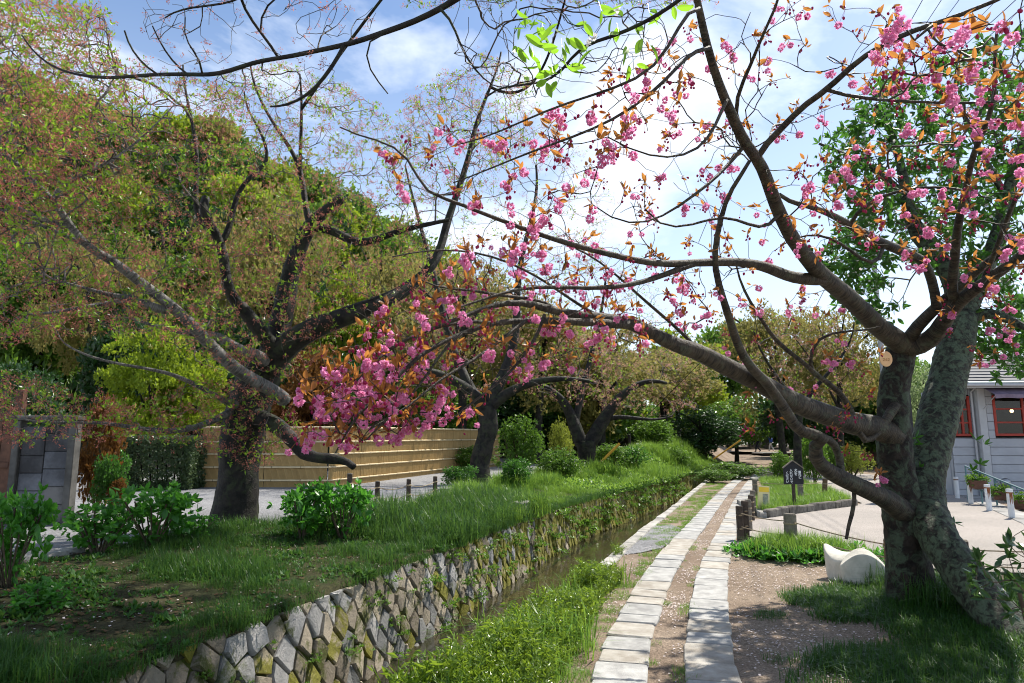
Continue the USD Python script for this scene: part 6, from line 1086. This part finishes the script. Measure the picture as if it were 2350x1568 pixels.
aw = thing("window_awning", "faded purple cloth awning over the white house's right window", "awning", (hx0, HY, 0), -.06)
part(aw, "cloth", grid(np.array([[[-.02 + .35 * k, -.04, z_w1 + .3], [-.02 + .35 * k, -.75, z_w1 - .02 + .02 * (k % 2)], [-.02 + .35 * k, -.76, z_w1 - .14 + .015 * (k % 2)]] for k in range(13)])), M_awn)
for x in (.02, 2.1, 4.1): part(aw, "arm", tube(np.array([[x, -.02, z_w1 - .45], [x, -.74, z_w1 - .03]]), .014, 6, True), M_trim)
vh = thing("wall_vent", "round metal vent hood on the white house's wall", "vent"); vp = at(2308, 1108, HY - .12); part(vh, "hood", trimesh.Trimesh(*(lambda m: (m.vertices * [1, .7, .95] + vp, m.faces))(trimesh.creation.icosphere(2, .16)), process=False), plain("metal_grey", (.35, .36, .37), .35, .5, .8), smooth=True)
part(vh, "flange", xform(lathe([(.19, 0), (.19, .03), (.0, .03)], 18), rotx=math.pi / 2, loc=vp + [0, .09, 0]), M_trim)
hr = thing("handrail", "thin green handrail sloping down in front of the white house", "railing"); M_teal = plain("rail_green", (.10, .20, .22), .5, .4, var=.2)
ra, rb = at(2215, 1070, 19.6), at(2400, 1145, 16.9); rb2 = rb.copy()
part(hr, "top_rail", tube(np.array([ra, rb]), .025, 8, True), M_teal); part(hr, "lower_rail", tube(np.array([ra - [0, 0, .5], rb - [0, 0, .5]]), .02, 8, True), M_teal)
for k in np.linspace(0, 1, 6): p = ra + (rb - ra) * k; part(hr, "post", tube(np.array([p - [0, 0, 1.9], p]), .022, 8, True), M_teal)
M_pot = plain("pot_brown", (.14, .07, .05), .7, .3, var=.3, scale=10)
for i, (px, py, lab) in enumerate(((2243, 1103, "hanging flower basket highest on the green handrail"), (2296, 1128, "middle hanging flower basket on the green handrail"), (2344, 1148, "lowest hanging flower basket, at the picture's right edge"))):
    g = at(px, py, 19.0 - i * .7); t = thing("flower_basket", lab, "basket", g); part(t, "pot", lathe([(.0, -.24), (.15, -.22), (.23, .0), (.22, .01), (.14, -.2)], 16), M_pot, smooth=40); part(t, "plants", blob_crown(r5, [(0, 0, .05, .27, .27, .14), (.1, 0, .0, .2, .2, .14), (-.12, 0, -.02, .18, .18, .14)], 240, .06, flake, 4, .3, .3), M_mid, None, "stuff"); part(t, "hanger", tube(np.array([[0, .02, .0], [.0, .1, .22], [.05, .2, .3]]), .01, 5), M_teal)
# drop beyond the road
struct("sunken_yard", grid(np.array([[[10.9, 13.6, -1.2], [24, 13.6, -1.2]], [[16.2, 24, -1.2], [24, 24, -1.2]]])), M_conc) if False else None
# ---------------------------------------------------------------- concrete block wall and wooden gate at the left
M_conc2 = plain("shaded_concrete_post", (.11, .107, .10), .9, .15, var=.5, scale=3.0, bump=.3, bscale=25.0)  # concrete of posts and coping, darkened in its colour to stand for shade
cw = thing("block_wall", "weathered grey concrete block wall between two posts at the left", "wall"); y0 = 11.6; xa, xb = at(28, 1200, y0)[0], at(150, 1200, y0)[0]; zt = 1.95
M_blk = [plain(f"block_grey_{i}", c, .9, .15, var=.5, scale=2.2, bump=.35, bscale=30) for i, c in enumerate(((.13, .135, .15), (.085, .085, .09), (.17, .165, .16)))]
part(cw, "post", bx(xa - .07, xa + .05, y0 - .12, y0 + .06, -.1, zt + .1, .012), M_conc2); part(cw, "post", bx(xb - .02, xb + .1, y0 - .12, y0 + .06, -.1, zt + .1, .012), M_conc2)
part(cw, "backing", bx(xa, xb, y0 - .01, y0 + .05, -.1, zt), M_blk[1])
for k in range(7):
    z0 = .02 + k * .29
    for c in range(2):
        a, b = xa + .056 + (xb - xa - .08) * c / 2, xa + .05 + (xb - xa - .08) * (c + 1) / 2 - .006; e = r5.uniform(0, .012); zo = .07 * c
        if k == 0: part(cw, "block", bx(a, b, y0 - .05 - e, y0 - .012, -.1, z0 + .28 + zo, .008), M_blk[int(r5.integers(3))])
        else: part(cw, "block", bx(a, b, y0 - .05 - e, y0 - .012, z0 + .0 + zo, min(z0 + .282 + zo, zt), .008), M_blk[int(r5.integers(3))])
part(cw, "coping", bx(xa - .1, xb + .12, y0 - .16, y0 + .1, zt + .1, zt + .18, .015), M_conc2)
for k in range(5): part(cw, "base_stone", xform(trimesh.Trimesh(*(lambda m: (m.vertices * [1.3, 1, .7], m.faces))(trimesh.creation.icosphere(1, .14)), process=False), loc=(xb + .2 + k * .24, y0 - .1 - k * .12, .34)), M_kerb2)
wg = thing("wooden_gate", "reddish brown wooden gate door at the left edge", "gate"); gx0, gx1 = at(-120, 1150, 11.9)[0], at(14, 1150, 11.9)[0]
n_ = 5
for k in range(n_): a = gx0 + (gx1 - gx0) * k / n_; part(wg, "plank", bx(a + .004, a + (gx1 - gx0) / n_ - .004, 11.9, 11.93, .3, 2.3, .005), M_brown)
for z in (.5, 1.25, 2.1): part(wg, "ledge", bx(gx0, gx1, 11.86, 11.9, z, z + .1, .008), M_brown)
part(wg, "post", bx(gx1 + .01, gx1 + .13, 11.84, 11.98, -.1, 2.6, .012), M_brown)
# ---------------------------------------------------------------- pipe and outlet on the bank, rocks
dp = thing("drain_pipe", "stub of a round brown drain pipe sticking out of the near bank", "pipe"); p0 = at(512, 1408, 6.75); r_ = wid(58, p0) / 2; ax = np.array([.80, -.55, -.12]); ax /= np.linalg.norm(ax)
M_clay = plain("old_pipe", (.11, .07, .05), .8, .25, var=.5, scale=12, bump=.3)
pr_ = lathe([(r_ * .8, -.1), (r_ * .8, .0), (r_, .0), (r_, -.06), (r_ * .95, -.065), (r_ * .95, -.6)], 22); Rm = frames(ax[None], np.random.default_rng(1))[0]; pr_.vertices = pr_.vertices @ Rm.T + p0
inn = lathe([(r_ * .8, -.5), (r_ * .8, 0)], 22); inn.faces = inn.faces[:, ::-1]; inn.vertices = inn.vertices @ Rm.T + p0; part(dp, "pipe", pr_, M_clay, smooth=40); part(dp, "bore", inn, plain("pipe_inside", (.03, .022, .018), .9, .1))
oc = on(1262, 1188, .1); ot = thing("concrete_outlet", "square pale concrete outlet block set into the grassy bank above the stone wall", "outlet", (float(XT(15.0)) - .08, 15.0, .08), -.36)
ow = wid(64, oc)
part(ot, "face", bx(-.25, .0, -.27, .27, -.05, .30, .02), M_kerb); part(ot, "cap", bx(-.27, .02, -.29, .29, .301, .35, .015), M_kerb)
M_rock = stone_mat("bank_rock", (.16, .16, .15), (.30, .29, .27), (.06, .09, .02), .6)
def rock(lab, px, py, Y, w, h, bz=None):
    g = at(px, py, Y); m = trimesh.creation.icosphere(2, 1.0); v = m.vertices * (1 + .5 * (meshkit.fbm(m.vertices * 1.3 + px, 3)[:, None] - .5)); W = wid(w, g) / 2; single("rock", TM(v * [W, W * .8, wid(h, g) / 2] + g, m.faces), M_rock, lab, "rock", None, None, 40)
rock("squarish grey stone at the gravel yard's edge in the shade", 296, 1250, 10.0, 46, 34); rock("bluish tilted stone at the end of the yard's edging stones", 1052, 1190, 15.6, 44, 90); rock("pale stone at the rusty shrub's foot", 302, 1200, 13, 34, 20)
for lab, a, b, Y in (("orange yellow guy wire guard slanting beside the forked cherry trunk", (1368, 1072), (1422, 1018), 27), ("far orange guy wire guard slanting on the bright far bank", (1650, 1045), (1700, 1010), 44)):
    t = thing("guy_guard", lab, "guy wire"); p, q = at(*a, Y), at(*b, Y); p = p + (p - q) * .25; part(t, "guard_tube", tube(np.array([p, q]), .05, 8, True), plain("guard_yellow", (.55, .30, .03), .6, .3, var=.2) if Y == 27 else "/World/Looks/guard_yellow"); part(t, "wire", tube(np.array([q, q + (q - p) * 3.0]), .012, 4), M_cord)
# ---------------------------------------------------------------- the far end: bridge, gravel court, board fence, people
zf = .86
br = thing("plank_bridge", "short flat bridge with dark sides over the canal's far end", "bridge"); bc = at(1750, 1040, 66)
part(br, "deck", bx(bc[0] - .2, bc[0] + 3.4, 65.4, 68.4, zf - .12, zf + .03, .02), M_kerb); part(br, "beam", bx(bc[0] - .2, bc[0] + 3.4, 65.3, 65.39, zf - .5, zf - .05, .01), M_post); part(br, "beam", bx(bc[0] - .2, bc[0] + 3.4, 68.41, 68.5, zf - .5, zf - .05, .01), M_post)
struct("far_court", TM([[21.5, 68.5, zf + .05], [34, 68.5, zf + .05], [42, 98, zf + .3], [26, 98, zf + .3]], [[0, 1, 2], [0, 2, 3]]), M_dirt)
bf = thing("board_fence", "weathered vertical board fence across the far court", "fence"); fy = 90.0; a, b = at(1715, 1012, fy), at(1765, 1012, fy)
for k in range(16): x0 = a[0] + (b[0] - a[0]) * k / 15; part(bf, "board", bx(x0, x0 + (b[0] - a[0]) / 15 - .02, fy, fy + .03, zf, at(1740, 972, fy)[2] + r5.uniform(-.05, .05)), M_post3)
for z in (1.5, 2.6): part(bf, "rail", bx(a[0], b[0] + .2, fy + .031, fy + .09, z, z + .1), M_post3)
la = thing("stone_basin", "pale rounded stone on a low base beside the far court", "stone"); g = at(1803, 1066, 74); g = at(1800, 1020, 72); m = trimesh.creation.icosphere(2, .5); part(la, "head", TM(m.vertices * [.7, .7, .6] + [at(1801, 1003, 72)[0] * 1, 72, 1.55], m.faces), M_stool, smooth=True); part(la, "base", bx(at(1801, 1003, 72)[0] - .3, at(1801, 1003, 72)[0] + .3, 71.7, 72.3, .7, 1.3, .04), M_kerb2)
import manifold3d as mf
def ball(c, r): return mf.Manifold.sphere(r, 14).translate(tuple(map(float, c)))
def person(lab, loc, face, joints_top, tops, legs, h=1.66):
    """a walking figure facing along +x before it is turned: one smooth body, hair and clothes as its own skins"""
    t = thing("person", lab, "person", loc, face, h / 1.7)
    J = dict(hipL=(.0, .09, .88, .10), hipR=(.0, -.09, .88, .10), knL=(.16, .09, .50, .065), knR=(-.02, -.09, .48, .065), anL=(.22, .09, .09, .042), anR=(-.26, -.09, .16, .042), toL=(.36, .10, .04, .035), toR=(-.14, -.1, .05, .035), pel=(0, 0, .98, .14), chest=(.04, 0, 1.28, .155), nk=(.06, 0, 1.46, .055), hd=(.10, 0, 1.60, .095), chin=(.15, 0, 1.54, .05),
             shL=(.04, .18, 1.38, .06), shR=(.04, -.18, 1.38, .06), elL=(-.10, .22, 1.12, .045), elR=(.14, -.22, 1.13, .045), haL=(-.04, .22, .90, .038), haR=(.34, -.2, 1.0, .038))
    def hull(*k, g=0): return mf.Manifold.batch_hull([ball(J[a][:3], J[a][3] + g) for a in k])
    def skin(bones, g=0, it=6):
        M = bones[0]
        for b in bones[1:]: M = M + b
        M = M.refine_to_length(.035).to_mesh(); m = trimesh.Trimesh(M.vert_properties[:, :3], M.tri_verts); trimesh.smoothing.filter_taubin(m, iterations=it); return m
    bones = lambda ks, g: [hull(*k, g=g) for k in ks]
    allb = [("hipL", "knL"), ("knL", "anL"), ("anL", "toL"), ("hipR", "knR"), ("knR", "anR"), ("anR", "toR"), ("hipL", "hipR", "pel"), ("pel", "chest"), ("chest", "shL", "shR"), ("shL", "elL"), ("elL", "haL"), ("shR", "elR"), ("elR", "haR"), ("chest", "nk"), ("nk", "hd"), ("hd", "chin")]
    part(t, "body", skin(bones(allb, 0), 0), M_skin, smooth=True)
    part(t, "trousers", skin(bones([("hipL", "knL"), ("knL", "anL"), ("hipR", "knR"), ("knR", "anR"), ("hipL", "hipR", "pel")], .016), 0), legs, smooth=True)
    part(t, "jacket", skin(bones([("pel", "chest"), ("chest", "shL", "shR"), ("shL", "elL"), ("elL", "haL"), ("shR", "elR"), ("elR", "haR")], .024)[:], 0), tops, smooth=True)
    hm = trimesh.creation.icosphere(2, .112); hm.vertices = hm.vertices * [1.02, .95, 1.0] + [.075, 0, 1.635]; keep = (hm.vertices[hm.faces].mean(1) @ [-.8, 0, 1.0]) > 1.46; part(t, "hair", TM(hm.vertices, hm.faces[keep]), M_cord, smooth=True)
M_skin = plain("skin", (.48, .31, .23), .6, .3, var=.05); M_navy = plain("dark_coat", (.012, .014, .022), .8, .2); M_blue = plain("blue_top", (.03, .06, .20), .8, .2); M_beige = plain("light_trousers", (.55, .54, .50), .8, .2)
g = at(1739, 1030, 67); person("person in dark clothes walking left across the far bridge", (g[0], 67.0, zf + .04), math.pi * .95, None, M_navy, M_navy); g2 = at(1770, 1030, 74); person("person in a blue top and pale trousers standing past the far bridge", (g2[0], 74, zf + .06), math.pi * .6, None, M_blue, M_beige)
# ---------------------------------------------------------------- poles and wires
M_polec = plain("pole_concrete", (.40, .40, .41), .8, .2, var=.2); M_wire = plain("wire_black", (.02, .02, .025), .6, .3)
up = thing("utility_pole", "pale concrete utility pole half hidden by leaves at the upper right", "pole"); ub = at(2040, 1020, 34); uz = at(2040, 235, 34)[2]
part(up, "shaft", tube(np.array([[ub[0], 34, -.2], [ub[0], 34, uz]]), [.14, .10], 14, True), M_polec, smooth=60); part(up, "crossarm", bx(ub[0] - .9, ub[0] + .9, 33.82, 33.9, uz - .5, uz - .38, .01), M_polec); part(up, "insulator", lathe([(0, 0), (.05, .02), (.05, .16), (0, .18)], 8, (ub[0] + .5, 33.86, uz - .37)), M_polec)
for k, (px, py, Y) in enumerate(((2150, -60, 9.5), (2205, -70, 10), (2245, -60, 10), (2345, -60, 11), (2395, -60, 11), (2410, -40, 11))):
    b = at(px, py, Y); a = np.array([ub[0] - .8 + .32 * k, 33.85, uz - .3 - .1 * (k % 2)]); s = np.linspace(0, 1, 24)[:, None]; p = a + (b - a) * s * 1.0; p[:, 2] -= 1.6 * s[:, 0] * (1 - s[:, 0]); part(up, "wire", tube(p, .008 if k < 4 else .011, 4), M_wire)
bp_ = thing("black_pole", "black pole with a yellow stripe glimpsed between the two right trunks", "pole"); g = at(2090, 1130, 21); part(bp_, "shaft", tube(np.array([[g[0], 21, -.2], [g[0], 21, 4.2]]), .22, 14, True), M_black, smooth=60); part(bp_, "stripe", bx(g[0] - .02, g[0] + .05, 20.76, 20.785, at(2090, 1058, 21)[2], at(2090, 1008, 21)[2]), plain("stripe_yellow", (.6, .36, .02), .5, .3))
sd_ = thing("tiled_house", "brown house with grey roof glimpsed far between the two right trunks", "house"); g = at(2120, 1020, 48); part(sd_, "wall", bx(g[0] - 3, g[0] + 4, 48, 54, .3, 3.2), plain("far_plaster", (.36, .28, .2), .8, .2)); part(sd_, "roof", TM([[g[0] - 4, 47.2, 3.1], [g[0] + 5, 47.2, 3.1], [g[0] + 5, 51, 4.9], [g[0] - 4, 51, 4.9], [g[0] - 4, 54.8, 3.1], [g[0] + 5, 54.8, 3.1]], [[0, 1, 2], [0, 2, 3], [3, 2, 5], [3, 5, 4]]), M_slate); part(sd_, "window", bx(g[0] - 1, g[0] + .6, 47.95, 47.99, 1.2, 2.4), M_dark)
# ---------------------------------------------------------------- evergreen bush in the lower right corner
M_rho = foliage("rhododendron_leaf", [(.02, .06, .014), (.04, .10, .02), (.07, .15, .03), (.16, .26, .05)], .35, .28, .6, glow=2.2)
RB = thing("evergreen_bush", "dark glossy oval leaved bush in the lower right corner", "shrub"); S = Skel(81); gb = at(2390, 1500, 4.6)
S.limb([[gb[0], 4.6, -.05, .02], [gb[0] - .05, 4.6, .35, .016], [gb[0] - .1, 4.6, .7, .012]])
rg = np.random.default_rng(82); S.grow(np.vstack([cloud([(2215, 1330), (2225, 1270), (2290, 1240), (2330, 1200), (2420, 1160), (2480, 1300), (2460, 1440), (2330, 1420), (2250, 1380)], 46, lambda x, y: 4.6, rg, .35)]), step=.06, curl=.4, noise=.06).finish(.0028, .45)
L, b_, tw = S.tubes(.006)
for m in L: part(RB, "stem", m, M_stem)
for m in b_: part(RB, "branch", m, M_stem)
if tw is not None: part(RB, "twigs", tw, M_stem, None, "stuff")
rl = [leaf(.085, .034, .006, .02, 4), leaf(.075, .032, .006, -.01, 4)]
n = 0
for c in S.chains:
    i = c[2] - 1
    for k in range(6):
        if n < 290:
            d = S.T[i] * .7 + rg.normal(0, .65, 3) + [0, 0, .25]; part(RB, "leaf", scatter(rl[k % 2], (S.P[i] + rg.normal(0, .006, 3))[None], frames(d[None], rg), np.array([rg.uniform(.7, 1.15)])), M_rho); n += 1
